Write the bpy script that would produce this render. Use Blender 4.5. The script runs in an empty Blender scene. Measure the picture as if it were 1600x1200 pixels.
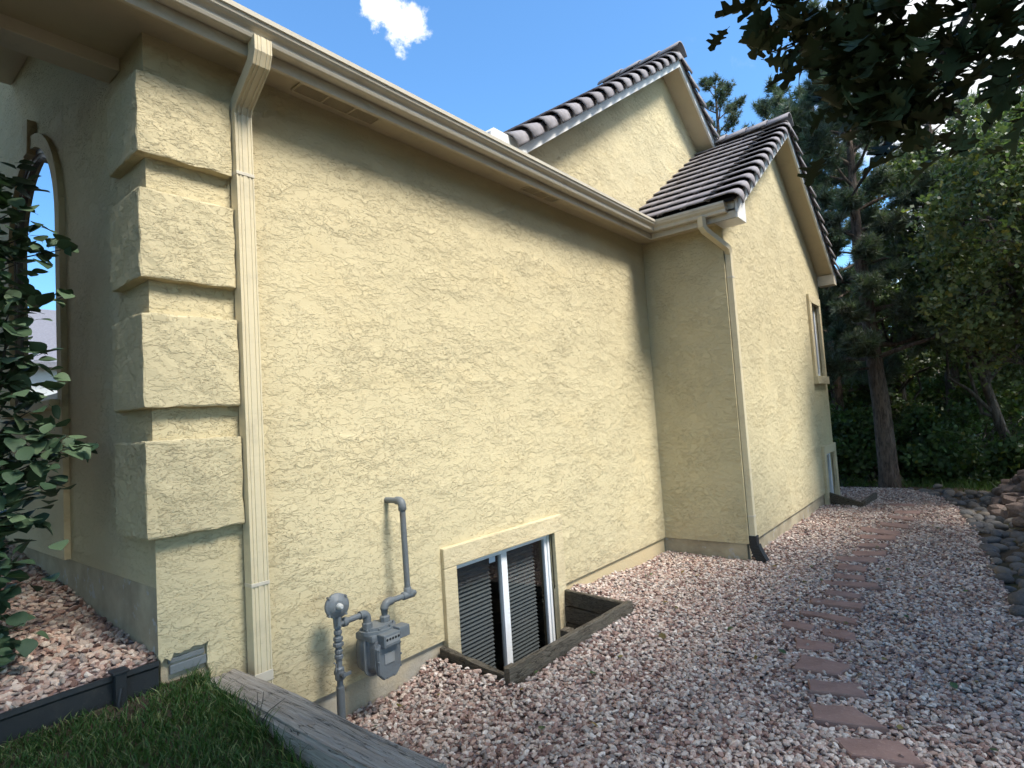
import bpy, bmesh, math, random
import numpy as np
from mathutils import Vector, Matrix
random.seed(7)
RNG = np.random.default_rng(11)
SC = bpy.context.scene
COL = SC.collection

# ------------------------------------------------------------------ camera
yaw, pitch, roll = math.radians(51.1716), math.radians(3.4949), math.radians(-3.6749)
fwd = Vector((math.sin(yaw) * math.cos(pitch), math.cos(yaw) * math.cos(pitch), math.sin(pitch)))
rgt = Vector((math.cos(yaw), -math.sin(yaw), 0))
upv = rgt.cross(fwd)
r2 = rgt * math.cos(roll) + upv * math.sin(roll)
u2 = upv * math.cos(roll) - rgt * math.sin(roll)
cam = bpy.data.cameras.new('camera')
cam.lens = 36 * 908.44 / 1600
cam.sensor_width = 36
cam.clip_start = 0.02
cam.clip_end = 3000
camo = bpy.data.objects.new('camera', cam)
COL.objects.link(camo)
camo.matrix_world = Matrix(((r2.x, u2.x, -fwd.x, 0), (r2.y, u2.y, -fwd.y, -3.0), (r2.z, u2.z, -fwd.z, 1.475), (0, 0, 0, 1)))
SC.camera = camo

# ------------------------------------------------------------------ sky, sun, exposure
SUN_EL, SUN_AZ = math.radians(54), math.radians(4)     # azimuth: right of the straight line to the main wall
to_sun = Vector((math.sin(SUN_AZ) * math.cos(SUN_EL), -math.cos(SUN_AZ) * math.cos(SUN_EL), math.sin(SUN_EL)))
world = bpy.data.worlds.new('World')
SC.world = world
world.use_nodes = True
wt = world.node_tree
wt.nodes.clear()


def wn(t, **k):
    n = wt.nodes.new(t)
    for a, b in k.items():
        setattr(n, a, b)
    return n


wout = wn('ShaderNodeOutputWorld')
wbg = wn('ShaderNodeBackground')
wbg.inputs[1].default_value = 0.14
sky = wn('ShaderNodeTexSky', sky_type='NISHITA', sun_disc=False, sun_elevation=SUN_EL,
         sun_rotation=math.atan2(to_sun.x, to_sun.y), altitude=200, air_density=1.25, dust_density=0.3, ozone_density=3.0)
wtc = wn('ShaderNodeTexCoord')
wns = wn('ShaderNodeTexNoise')
wns.inputs['Scale'].default_value = 34
wns.inputs['Detail'].default_value = 8
wns.inputs['Roughness'].default_value = 0.62
wt.links.new(wtc.outputs['Generated'], wns.inputs['Vector'])
wns2 = wn('ShaderNodeTexNoise')
wns2.inputs['Scale'].default_value = 5
wns2.inputs['Detail'].default_value = 9
wns2.inputs['Roughness'].default_value = 0.6
wt.links.new(wtc.outputs['Generated'], wns2.inputs['Vector'])
acc = None
# scattered fair-weather cumulus: (direction, angular radius, raggedness, fine noise?)
CLOUDS = [((0.520, 0.613, 0.594), 0.024, 0.075, 1), ((0.533, 0.606, 0.590), 0.022, 0.07, 1), ((0.551, 0.600, 0.579), 0.027, 0.07, 1),
          ((0.93, -0.04, 0.42), 0.20, 0.55, 0), ((0.97, -0.02, 0.22), 0.13, 0.40, 0), ((0.80, -0.35, 0.48), 0.25, 0.5, 0),
          ((-0.55, 0.72, 0.42), 0.24, 0.5, 0), ((-0.7, -0.3, 0.64), 0.28, 0.5, 0), ((0.2, -0.75, 0.63), 0.32, 0.5, 0), ((-0.3, -0.9, 0.32), 0.22, 0.5, 0)]
for d, rad, rag, fine in CLOUDS:
    v = Vector(d).normalized()
    dist = wn('ShaderNodeVectorMath', operation='DISTANCE')
    wt.links.new(wtc.outputs['Generated'], dist.inputs[0])
    dist.inputs[1].default_value = v
    nz = wn('ShaderNodeMath', operation='MULTIPLY_ADD')
    wt.links.new((wns if fine else wns2).outputs['Fac'], nz.inputs[0])
    nz.inputs[1].default_value = rag
    nz.inputs[2].default_value = -rag * 0.5
    ad = wn('ShaderNodeMath', operation='ADD')
    wt.links.new(dist.outputs['Value'], ad.inputs[0])
    wt.links.new(nz.outputs[0], ad.inputs[1])
    mr = wn('ShaderNodeMapRange', interpolation_type='SMOOTHSTEP')
    wt.links.new(ad.outputs[0], mr.inputs['Value'])
    mr.inputs['From Min'].default_value = rad * 1.35
    mr.inputs['From Max'].default_value = rad * 0.72
    mr.inputs['To Min'].default_value = 0
    mr.inputs['To Max'].default_value = 1
    if acc is None:
        acc = mr.outputs[0]
    else:
        mx = wn('ShaderNodeMath', operation='MAXIMUM')
        wt.links.new(acc, mx.inputs[0])
        wt.links.new(mr.outputs[0], mx.inputs[1])
        acc = mx.outputs[0]
tint = wn('ShaderNodeMix', data_type='RGBA', blend_type='MULTIPLY')
tint.inputs['Factor'].default_value = 1.0
wt.links.new(sky.outputs[0], tint.inputs['A'])
tint.inputs['B'].default_value = (0.66, 0.975, 1.18, 1)
wmix = wn('ShaderNodeMix', data_type='RGBA')
wt.links.new(acc, wmix.inputs['Factor'])
wt.links.new(tint.outputs['Result'], wmix.inputs['A'])
wmix.inputs['B'].default_value = (5.6, 5.8, 6.0, 1)
wt.links.new(wmix.outputs['Result'], wbg.inputs[0])
wt.links.new(wbg.outputs[0], wout.inputs[0])

sun = bpy.data.lights.new('sun', 'SUN')
sun.energy = 3.9
sun.angle = math.radians(17)
sun.color = (1.0, 0.955, 0.875)
suno = bpy.data.objects.new('sun', sun)
COL.objects.link(suno)
suno.rotation_euler = to_sun.to_track_quat('Z', 'Y').to_euler()
SC.view_settings.view_transform = 'Standard'
SC.view_settings.look = 'None'
SC.view_settings.gamma = 1
SC.view_settings.use_curve_mapping = False
SC.view_settings.exposure = 0.80
SC.cycles.max_bounces = 4
SC.cycles.diffuse_bounces = 2
SC.cycles.glossy_bounces = 2
SC.cycles.transmission_bounces = 2
SC.cycles.adaptive_threshold = 0.03
SC.cycles.transparent_max_bounces = 8
SC.cycles.caustics_reflective = False
SC.cycles.caustics_refractive = False

# ------------------------------------------------------------------ material helpers
MATS = {}


class NT:
    def __init__(self, name, rough=0.8, spec=0.3, metal=0.0):
        self.m = bpy.data.materials.new(name)
        self.m.use_nodes = True
        self.t = self.m.node_tree
        self.b = self.t.nodes['Principled BSDF']
        self.b.inputs['Roughness'].default_value = rough
        self.b.inputs['Specular IOR Level'].default_value = spec
        self.b.inputs['Metallic'].default_value = metal
        self.tc = self.t.nodes.new('ShaderNodeTexCoord')
        MATS[name] = self.m

    def n(self, typ, ins=None, **k):
        o = self.t.nodes.new(typ)
        for a, b in k.items():
            setattr(o, a, b)
        for a, b in (ins or {}).items():
            if isinstance(b, bpy.types.NodeSocket):
                self.t.links.new(b, o.inputs[a])
            else:
                o.inputs[a].default_value = b
        return o

    def map(self, scale=(1, 1, 1), rot=(0, 0, 0), src='Object'):
        return self.n('ShaderNodeMapping', {'Vector': self.tc.outputs[src], 'Scale': scale, 'Rotation': rot}).outputs[0]

    def noise(self, vec, scale, detail=4, rough=0.55, dist=0.0):
        return self.n('ShaderNodeTexNoise', {'Vector': vec, 'Scale': scale, 'Detail': detail, 'Roughness': rough, 'Distortion': dist}).outputs['Fac']

    def ramp(self, fac, stops):
        r = self.n('ShaderNodeValToRGB', {'Fac': fac})
        el = r.color_ramp.elements
        while len(el) < len(stops):
            el.new(0.5)
        for e, (p, c) in zip(el, stops):
            e.position = p
            e.color = (*c, 1) if len(c) == 3 else c
        return r.outputs['Color']

    def step(self, fac, a, b, lo=0.0, hi=1.0):
        return self.n('ShaderNodeMapRange', {'Value': fac, 'From Min': a, 'From Max': b, 'To Min': lo, 'To Max': hi}, interpolation_type='SMOOTHSTEP').outputs[0]

    def math(self, op, a, b=0.0, c=0.0):
        return self.n('ShaderNodeMath', {0: a, 1: b, 2: c}, operation=op).outputs[0]

    def mix(self, f, a, b, blend='MIX'):
        def col(v):
            return v if isinstance(v, bpy.types.NodeSocket) else ((*v, 1) if len(v) == 3 else v)
        o = self.n('ShaderNodeMix', data_type='RGBA', blend_type=blend)
        for k, v in (('Factor', f), ('A', col(a)), ('B', col(b))):
            if isinstance(v, bpy.types.NodeSocket):
                self.t.links.new(v, o.inputs[k])
            else:
                o.inputs[k].default_value = v
        return o.outputs['Result']

    def color(self, c):
        if isinstance(c, bpy.types.NodeSocket):
            self.t.links.new(c, self.b.inputs['Base Color'])
        else:
            self.b.inputs['Base Color'].default_value = (*c, 1)
        return self

    def rough(self, r):
        self.t.links.new(r, self.b.inputs['Roughness'])

    def bump(self, h, dist=0.01, strength=1.0, prev=None):
        o = self.n('ShaderNodeBump', {'Height': h, 'Distance': dist, 'Strength': strength})
        if prev is not None:
            self.t.links.new(prev, o.inputs['Normal'])
        self.t.links.new(o.outputs[0], self.b.inputs['Normal'])
        return o.outputs[0]


def stucco(name, base, sc=1.2, relief=1.0):
    """skip-trowelled stucco: smooth drags broken by ragged laps"""
    k = NT(name, 0.92, 0.12)
    v = k.map((0.62, 0.62, 1.15), (0.0, 0.34, 0.0))
    warp = k.n('ShaderNodeTexNoise', {'Vector': v, 'Scale': 24 * sc, 'Detail': 4.0, 'Roughness': 0.62})
    wv = k.n('ShaderNodeVectorMath', {0: warp.outputs['Color'], 1: (0.05, 0.05, 0.05)}, operation='MULTIPLY').outputs[0]
    v2 = k.n('ShaderNodeVectorMath', {0: v, 1: wv}, operation='ADD').outputs[0]
    n1 = k.noise(v2, 7.5 * sc, 5, 0.62, 0.2)
    n2 = k.noise(v2, 15 * sc, 4, 0.60, 0.2)
    n3 = k.noise(v, 130, 3, 0.6)
    patch = k.noise(v, 3.0 * sc, 3, 0.5)
    big = k.noise(v, 1.3, 3, 0.5)
    # laps: flat trowelled drags with ragged lips
    pm = k.step(patch, 0.40, 0.60)
    h = k.math('MULTIPLY', k.step(n1, 0.492, 0.508), 0.34)
    h = k.math('ADD', h, k.math('MULTIPLY', k.step(n1, 0.574, 0.588), 0.34))
    h = k.math('ADD', h, k.math('MULTIPLY', k.step(n1, 0.408, 0.422), 0.30))
    h2 = k.math('ADD', k.math('MULTIPLY', k.step(n2, 0.545, 0.562), 0.26), k.math('MULTIPLY', k.step(n2, 0.45, 0.466), 0.24))
    h = k.math('ADD', h, k.math('MULTIPLY', h2, pm))
    rough_ = k.step(k.noise(k.map(), 1.9, 3, 0.55), 0.30, 0.68, 0.40, 1.15)      # heavier and lighter trowel passes
    h = k.math('MULTIPLY', h, rough_)
    h = k.math('ADD', h, k.math('MULTIPLY', n2, 0.16))
    h = k.math('ADD', h, k.math('MULTIPLY', n3, 0.08))
    c = k.mix(k.step(big, 0.35, 0.7), [x * 0.98 for x in base], [min(1, x * 1.03) for x in base])
    c = k.mix(k.math('MULTIPLY', n3, 0.30), c, [x * 0.74 for x in base])
    streak = k.noise(k.map((3.0, 3.0, 0.35)), 1.7, 5, 0.6)
    c = k.mix(k.step(streak, 0.5, 0.85, 0, 0.16), c, [base[0] * 0.82, base[1] * 0.82, base[2] * 0.86])
    tan = k.noise(v, 2.6, 3, 0.5)
    c = k.mix(k.step(tan, 0.50, 0.80, 0, 0.22), c, [base[0] * 0.98, base[1] * 0.89, base[2] * 0.74])
    sep = k.n('ShaderNodeSeparateXYZ', {0: k.tc.outputs['Object']}).outputs[2]
    dirt = k.math('MULTIPLY', k.step(sep, 0.40, -0.05), k.step(k.noise(k.map(), 7.0, 4, 0.6), 0.35, 0.75))
    c = k.mix(k.math('MULTIPLY', dirt, 0.35), c, (0.30, 0.23, 0.15))
    k.color(c)
    k.bump(h, 0.0125 * relief, 1.0)
    return k.m


stucco('stucco', (0.625, 0.535, 0.335))
stucco('stucco_trim', (0.645, 0.545, 0.35), 1.5, 0.5)

k = NT('painted_foundation', 0.9, 0.15)
v = k.map()
c = k.ramp(k.noise(v, 3.5, 5, 0.6), [(0.3, (0.27, 0.225, 0.155)), (0.7, (0.50, 0.43, 0.30))])
c = k.mix(k.step(k.noise(v, 9, 5, 0.65), 0.58, 0.66), c, (0.44, 0.42, 0.38))
k.color(c)
k.bump(k.noise(v, 60, 4, 0.6), 0.004, 0.8)

k = NT('concrete', 0.92, 0.15)
v = k.map()
c = k.ramp(k.noise(v, 5, 6, 0.6), [(0.3, (0.26, 0.25, 0.23)), (0.7, (0.44, 0.42, 0.38))])
c = k.mix(k.step(k.noise(v, 1.7, 4, 0.6), 0.35, 0.6, 0.2, 0.75), c, (0.50, 0.41, 0.27))
c = k.mix(k.step(k.n('ShaderNodeSeparateXYZ', {0: k.tc.outputs['Object']}).outputs[0], 4.18, 4.22, 0, 0.85), c, (0.56, 0.45, 0.27))
k.color(c)
k.bump(k.noise(v, 45, 5, 0.6), 0.006, 0.8)


def paint(name, base, dirt=(0.25, 0.22, 0.17), amt=0.35, rough=0.5, bump=0.0006):
    k = NT(name, rough, 0.4)
    v = k.map()
    f = k.noise(v, 6, 6, 0.65)
    c = k.mix(k.step(f, 0.48, 0.8, 0, amt), base, dirt)
    st = k.noise(k.map((1.0, 1.0, 9.0)), 3.0, 5, 0.6)
    c = k.mix(k.step(st, 0.5, 0.85, 0, amt * 0.7), c, [x * 0.62 for x in base])
    c = k.mix(k.step(k.noise(v, 70, 3, 0.6), 0.62, 0.75, 0, amt * 0.7), c, dirt)
    k.color(c)
    k.bump(k.noise(v, 90, 3, 0.5), bump, 0.7)
    return k.m


paint('trim_cream', (0.60, 0.53, 0.41))
paint('soffit_paint', (0.58, 0.485, 0.325), amt=0.25)
paint('gutter_paint', (0.62, 0.56, 0.45), rough=0.38)
paint('downspout_paint', (0.66, 0.57, 0.385), rough=0.4)
paint('white_trim', (0.78, 0.77, 0.74), rough=0.5, amt=0.3)
paint('window_white', (0.80, 0.82, 0.84), rough=0.35, amt=0.12)
paint('blind_grey', (0.15, 0.155, 0.16), rough=0.5, amt=0.1)
paint('meter_grey', (0.165, 0.182, 0.192), (0.13, 0.12, 0.11), 0.45, 0.5, 0.0012)
paint('pipe_grey', (0.14, 0.155, 0.163), (0.20, 0.15, 0.11), 0.55, 0.5, 0.0012)
paint('bare_steel', (0.55, 0.55, 0.53), (0.3, 0.22, 0.16), 0.4, 0.35)
paint('old_flashing', (0.17, 0.185, 0.19), (0.10, 0.08, 0.06), 0.6, 0.5)
paint('black_plastic', (0.022, 0.024, 0.026), (0.10, 0.09, 0.075), 0.4, 0.55)
paint('window_bronze', (0.20, 0.17, 0.145), amt=0.2)
paint('sticker', (0.62, 0.70, 0.80), amt=0.1)
paint('meter_face', (0.30, 0.31, 0.31), amt=0.3, rough=0.25)
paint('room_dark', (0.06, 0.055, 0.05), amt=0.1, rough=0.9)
paint('neighbour_wall', (0.66, 0.63, 0.57), amt=0.15, rough=0.9)
paint('cord_white', (0.7, 0.7, 0.68))

k = NT('glass_dark', 0.03, 0.5)
t = k.t
gl = k.n('ShaderNodeBsdfGlossy', {'Color': (0.95, 0.97, 1, 1), 'Roughness': 0.01})
tr = k.n('ShaderNodeBsdfTransparent', {'Color': (0.70, 0.73, 0.73, 1)})
bf = k.n('ShaderNodeNewGeometry').outputs['Backfacing']     # a pane reflects alike from both sides
fr = k.n('ShaderNodeFresnel', {'IOR': k.math('MULTIPLY_ADD', bf, 1 / 1.55 - 1.55, 1.55)})
wob = k.n('ShaderNodeBump', {'Height': k.noise(k.map(), 3.0, 2), 'Distance': 0.002, 'Strength': 0.3})
t.links.new(wob.outputs[0], gl.inputs['Normal'])
fac = k.math('MINIMUM', k.math('MULTIPLY', fr.outputs[0], 1.3), 1.0)
ms = k.n('ShaderNodeMixShader')
t.links.new(fac, ms.inputs[0])
t.links.new(tr.outputs[0], ms.inputs[1])
t.links.new(gl.outputs[0], ms.inputs[2])
t.links.new(ms.outputs[0], t.nodes['Material Output'].inputs[0])

k = NT('glass_coated', 0.02, 0.5)      # low-e front window: strong mirror reflection
gl = k.n('ShaderNodeBsdfGlossy', {'Color': (0.86, 0.92, 1, 1), 'Roughness': 0.012})
df = k.n('ShaderNodeBsdfDiffuse', {'Color': (0.02, 0.022, 0.025, 1)})
ms = k.n('ShaderNodeMixShader', {0: 0.85})
k.t.links.new(df.outputs[0], ms.inputs[1])
k.t.links.new(gl.outputs[0], ms.inputs[2])
k.t.links.new(ms.outputs[0], k.t.nodes['Material Output'].inputs[0])


def wood(name, dark, light, axis_scale, moss=0.0):
    k = NT(name, 0.88, 0.2)
    v = k.map(axis_scale)
    g = k.noise(v, 9, 7, 0.65, 0.6)
    fine = k.noise(v, 40, 5, 0.7, 0.2)
    crack = k.noise(v, 5.0, 3, 0.5, 1.2)
    cr = k.math('ABSOLUTE', k.math('SUBTRACT', crack, 0.5))
    c = k.ramp(g, [(0.3, dark), (0.68, light)])
    c = k.mix(k.math('MULTIPLY', fine, 0.5), c, [x * 0.6 for x in dark])
    c = k.mix(k.step(cr, 0.012, 0.003), c, [x * 0.35 for x in dark])
    if moss:
        c = k.mix(k.step(k.noise(k.map(), 5, 5, 0.6), 0.55, 0.75, 0, moss), c, (0.16, 0.15, 0.09))
    k.color(c)
    h = k.math('ADD', k.math('MULTIPLY', g, 0.5), k.math('MULTIPLY', fine, 0.3))
    h = k.math('SUBTRACT', h, k.step(cr, 0.016, 0.002, 0, 0.8))
    k.bump(h, 0.016, 1.0)
    return k.m


wood('timber_wood', (0.30, 0.265, 0.225), (0.55, 0.50, 0.435), (9, 0.45, 9))
wood('well_wood', (0.10, 0.085, 0.065), (0.26, 0.225, 0.175), (1.3, 8, 9), 0.5)
wood('well_wood_cross', (0.075, 0.065, 0.05), (0.20, 0.17, 0.13), (8, 1.3, 9), 0.6)

k = NT('roof_tile', 0.75, 0.25)
oi = k.n('ShaderNodeObjectInfo').outputs['Random']
v = k.map(src='Object')
c = k.ramp(k.noise(v, 14, 5, 0.65), [(0.3, (0.205, 0.19, 0.195)), (0.7, (0.32, 0.295, 0.30))])
c = k.mix(k.math('MULTIPLY', oi, 0.4), c, (0.17, 0.15, 0.16))
k.color(c)
k.bump(k.noise(v, 80, 4, 0.6), 0.003, 0.8)

paint('roof_felt', (0.020, 0.019, 0.02), amt=0.2, rough=0.95)

k = NT('gravel_stone', 0.85, 0.25)
at = k.n('ShaderNodeAttribute', attribute_name='tint').outputs['Color']
c = k.mix(k.step(k.noise(k.map(), 160, 3, 0.6), 0.4, 0.7, 0, 0.45), at, k.mix(1.0, at, (0.62, 0.55, 0.52), 'MULTIPLY'))
k.color(c)
k.bump(k.noise(k.map(), 240, 3, 0.6), 0.002, 0.6)

k = NT('gravel_bed', 0.95, 0.1)
v = k.map()
vo = k.n('ShaderNodeTexVoronoi', {'Vector': v, 'Scale': 34.0})
c = k.ramp(vo.outputs['Color'], [(0.1, (0.16, 0.105, 0.095)), (0.4, (0.30, 0.22, 0.20)), (0.7, (0.42, 0.34, 0.32)), (0.95, (0.55, 0.48, 0.45))])
c = k.mix(k.step(vo.outputs['Distance'], 0.45, 0.75), c, (0.07, 0.05, 0.045))
k.color(c)
k.bump(k.math('SUBTRACT', 1.0, vo.outputs['Distance']), 0.02, 1.0)

k = NT('flagstone', 0.85, 0.2)
v = k.map()
oi = k.n('ShaderNodeObjectInfo').outputs['Random']
c = k.ramp(k.noise(v, 5, 6, 0.6), [(0.3, (0.22, 0.13, 0.105)), (0.72, (0.38, 0.24, 0.195))])
c = k.mix(k.math('MULTIPLY', oi, 0.45), c, (0.235, 0.175, 0.16))
c = k.mix(k.step(k.noise(v, 45, 3, 0.6), 0.55, 0.75, 0, 0.4), c, (0.42, 0.34, 0.30))
k.color(c)
k.bump(k.noise(v, 22, 6, 0.65), 0.006, 0.8)

k = NT('cobble_stone', 0.7, 0.3)
oi = k.n('ShaderNodeObjectInfo').outputs['Random']
v = k.map(src='Object')
c = k.ramp(oi, [(0.0, (0.055, 0.06, 0.07)), (0.3, (0.13, 0.13, 0.13)), (0.55, (0.085, 0.078, 0.075)), (0.75, (0.20, 0.17, 0.14)), (1.0, (0.105, 0.11, 0.12))])
c = k.mix(k.step(k.noise(v, 4, 5, 0.6), 0.4, 0.7, 0, 0.5), c, (0.19, 0.165, 0.14))
c = k.mix(k.step(k.noise(v, 25, 4, 0.6), 0.55, 0.7, 0, 0.3), c, (0.40, 0.38, 0.35))
k.color(c)
k.bump(k.noise(v, 14, 5, 0.6), 0.03, 0.5)

k = NT('wall_rock', 0.85, 0.2)
oi = k.n('ShaderNodeObjectInfo').outputs['Random']
c = k.ramp(oi, [(0.0, (0.15, 0.11, 0.095)), (0.5, (0.24, 0.18, 0.155)), (1.0, (0.18, 0.155, 0.14))])
c = k.mix(k.step(k.noise(k.map(), 8, 5, 0.6), 0.45, 0.7, 0, 0.6), c, (0.10, 0.085, 0.07))
k.color(c)
k.bump(k.noise(k.map(), 20, 5, 0.6), 0.03, 0.7)

k = NT('soil', 0.97, 0.1)
v = k.map()
c = k.ramp(k.noise(v, 4, 7, 0.65), [(0.25, (0.055, 0.042, 0.03)), (0.6, (0.13, 0.10, 0.07)), (0.85, (0.19, 0.155, 0.11))])
c = k.mix(k.step(k.noise(v, 0.6, 4, 0.6), 0.5, 0.65, 0, 0.7), c, (0.055, 0.075, 0.03))
k.color(c)
k.bump(k.noise(v, 30, 6, 0.7), 0.03, 1.0)


def leafmat(name, base, trans=0.35, rough=0.45, spec=0.35):
    k = NT(name, rough, spec)
    at = k.n('ShaderNodeAttribute', attribute_name='tint').outputs['Color']
    c = k.mix(1.0, at, base, 'MULTIPLY')
    k.color(c)
    tl = k.n('ShaderNodeBsdfTranslucent')
    k.t.links.new(k.mix(1.0, c, (1.0, 1.25, 0.55), 'MULTIPLY'), tl.inputs['Color'])
    ms = k.n('ShaderNodeMixShader', {0: trans})
    k.t.links.new(k.b.outputs[0], ms.inputs[1])
    k.t.links.new(tl.outputs[0], ms.inputs[2])
    k.t.links.new(ms.outputs[0], k.t.nodes['Material Output'].inputs[0])
    return k.m


leafmat('oak_leaf', (0.110, 0.142, 0.064), 0.34)
leafmat('shrub_leaf', (0.065, 0.115, 0.062), 0.20, 0.45, 0.3)
leafmat('under_leaf', (0.090, 0.135, 0.048), 0.34)
leafmat('pine_needle', (0.120, 0.145, 0.102), 0.26, 0.5)
leafmat('grass_blade', (0.060, 0.115, 0.030), 0.25)

k = NT('near_leaf', 0.6, 0.15)          # single leaf objects: tint from the object
oi = k.n('ShaderNodeObjectInfo').outputs['Random']
c = k.mix(oi, (0.034, 0.046, 0.020), (0.055, 0.076, 0.031))
k.color(c)
k.bump(k.noise(k.map(), 30, 3), 0.002, 0.5)
k = NT('near_shrub_leaf', 0.55, 0.25)
oi = k.n('ShaderNodeObjectInfo').outputs['Random']
k.color(k.mix(oi, (0.030, 0.062, 0.032), (0.115, 0.170, 0.090)))
k.bump(k.noise(k.map(), 30, 3), 0.002, 0.5)


def bark(name, a, b, vs):
    k = NT(name, 0.95, 0.1)
    v = k.map(vs)
    f = k.noise(v, 7, 6, 0.65, 0.8)
    k.color(k.ramp(f, [(0.35, a), (0.65, b)]))
    k.bump(f, 0.04, 1.0)


bark('pine_bark', (0.060, 0.046, 0.038), (0.20, 0.15, 0.12), (3, 3, 0.8))
bark('oak_bark', (0.05, 0.043, 0.037), (0.16, 0.14, 0.12), (3, 3, 0.7))

# ------------------------------------------------------------------ mesh helpers


def link(name, me, parent=None):
    o = bpy.data.objects.new(name, me)
    COL.objects.link(o)
    if parent is not None:
        o.parent = parent
    return o


def tag(o, label=None, cat=None, group=None, kind=None):
    if label:
        o['label'] = label
    if cat:
        o['category'] = cat
    if group:
        o['group'] = group
    if kind:
        o['kind'] = kind
    return o


def empty(name, loc=(0, 0, 0)):
    o = bpy.data.objects.new(name, None)
    COL.objects.link(o)
    o.location = loc
    return o


class MB:
    """collects verts and faces for one mesh"""

    def __init__(self):
        self.v = []
        self.f = []
        self.sm = []

    def add(self, vs, fs, smooth=False):
        o = len(self.v)
        self.v += [tuple(p) for p in vs]
        self.f += [tuple(i + o for i in q) for q in fs]
        self.sm += [smooth] * len(fs)
        return self

    def box(self, x0, x1, y0, y1, z0, z1, bev=0.0):
        if bev <= 0:
            vs = [(x, y, z) for z in (z0, z1) for y in (y0, y1) for x in (x0, x1)]
            return self.add(vs, [(0, 2, 3, 1), (4, 5, 7, 6), (0, 1, 5, 4), (2, 6, 7, 3), (0, 4, 6, 2), (1, 3, 7, 5)])
        bm = bmesh.new()
        bmesh.ops.create_cube(bm, size=1)
        for q in bm.verts:
            q.co = Vector(((x0 + x1) / 2 + q.co.x * (x1 - x0), (y0 + y1) / 2 + q.co.y * (y1 - y0), (z0 + z1) / 2 + q.co.z * (z1 - z0)))
        bmesh.ops.bevel(bm, geom=bm.edges[:], offset=bev, segments=2, profile=0.6, affect='EDGES')
        return self.bm(bm)

    def bm(self, bm, smooth=False):
        bm.verts.index_update()
        self.add([q.co[:] for q in bm.verts], [[q.index for q in f.verts] for f in bm.faces], smooth)
        bm.free()
        return self

    def prism(self, pts, axis, a, b):
        """pts 2D outline (ccw), extruded along axis from a to b; for x: (y,z), y: (x,z), z: (x,y)"""
        def P(p, t):
            return (t, p[0], p[1]) if axis == 'x' else (p[0], t, p[1]) if axis == 'y' else (p[0], p[1], t)
        n = len(pts)
        vs = [P(p, a) for p in pts] + [P(p, b) for p in pts]
        fs = [tuple(range(n)), tuple(range(2 * n - 1, n - 1, -1))] + [(i, (i + 1) % n + 0 if False else (i + 1) % n, (i + 1) % n + n, i + n) for i in range(n)]
        return self.add(vs, fs)

    def tube(self, path, rad, seg=12, cap=True, smooth=True):
        path = [Vector(p) for p in path]
        if not isinstance(rad, (list, tuple)):
            rad = [rad] * len(path)
        rings = []
        ref = None
        for i, p in enumerate(path):
            d = (path[min(i + 1, len(path) - 1)] - path[max(i - 1, 0)]).normalized()
            if ref is None:
                ref = Vector((0, 0, 1)) if abs(d.z) < 0.9 else Vector((1, 0, 0))
                u = d.cross(ref).normalized()
            else:
                u = (u - d * u.dot(d)).normalized()
            w = d.cross(u)
            rings.append([p + (u * math.cos(2 * math.pi * j / seg) + w * math.sin(2 * math.pi * j / seg)) * rad[i] for j in range(seg)])
        vs = [q for r in rings for q in r]
        fs = [(i * seg + j, i * seg + (j + 1) % seg, (i + 1) * seg + (j + 1) % seg, (i + 1) * seg + j) for i in range(len(path) - 1) for j in range(seg)]
        self.add(vs, fs, smooth)
        if cap:
            self.add(rings[0], [tuple(range(seg - 1, -1, -1))])
            self.add(rings[-1], [tuple(range(seg))])
        return self

    def sweep(self, path, prof, side):
        """profile (s, t) swept along a path; side = fixed sideways vector, t along path-normal"""
        path = [Vector(p) for p in path]
        side = Vector(side).normalized()
        n = len(prof)
        rings = []
        for i, p in enumerate(path):
            a = (path[i] - path[i - 1]).normalized() if i else None
            b = (path[i + 1] - path[i]).normalized() if i < len(path) - 1 else None
            d = ((a or b) + (b or a)).normalized()
            nrm = side.cross(d).normalized()
            k_ = 1.0 / max(0.5, d.dot(a or b))
            rings.append([p + side * s + nrm * (t_ * k_) for s, t_ in prof])
        vs = [q for r in rings for q in r]
        fs = [(i * n + j, i * n + (j + 1) % n, (i + 1) * n + (j + 1) % n, (i + 1) * n + j) for i in range(len(path) - 1) for j in range(n)]
        fs += [tuple(range(n - 1, -1, -1)), tuple((len(path) - 1) * n + j for j in range(n))]
        return self.add(vs, fs)

    def mesh(self, name, mat):
        me = bpy.data.meshes.new(name)
        me.from_pydata(self.v, [], self.f)
        me.validate()
        bm = bmesh.new()
        bm.from_mesh(me)
        bmesh.ops.recalc_face_normals(bm, faces=bm.faces)
        bm.to_mesh(me)
        bm.free()
        if len(me.polygons) == len(self.sm):
            me.polygons.foreach_set('use_smooth', self.sm)
        me.materials.append(MATS[mat])
        return me

    def build(self, name, mat, parent=None):
        return link(name, self.mesh(name, mat), parent)


def np_mesh(name, V, F, mat, tint=None, parent=None, smooth=False):
    """numpy mesh: V (n,3), F (m,k) all faces of k corners; tint (n,3)"""
    me = bpy.data.meshes.new(name)
    V = np.ascontiguousarray(V, np.float32)
    F = np.ascontiguousarray(F, np.int32)
    m, kk = F.shape
    me.vertices.add(len(V))
    me.vertices.foreach_set('co', V.ravel())
    me.loops.add(m * kk)
    me.loops.foreach_set('vertex_index', F.ravel())
    me.polygons.add(m)
    me.polygons.foreach_set('loop_start', np.arange(0, m * kk, kk, dtype=np.int32))
    me.polygons.foreach_set('use_smooth', np.full(m, smooth))
    me.update(calc_edges=True)
    if tint is not None:
        a = me.attributes.new('tint', 'FLOAT_COLOR', 'POINT')
        a.data.foreach_set('color', np.concatenate([tint, np.ones((len(tint), 1))], 1).astype(np.float32).ravel())
    me.materials.append(MATS[mat])
    return link(name, me, parent)


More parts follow.
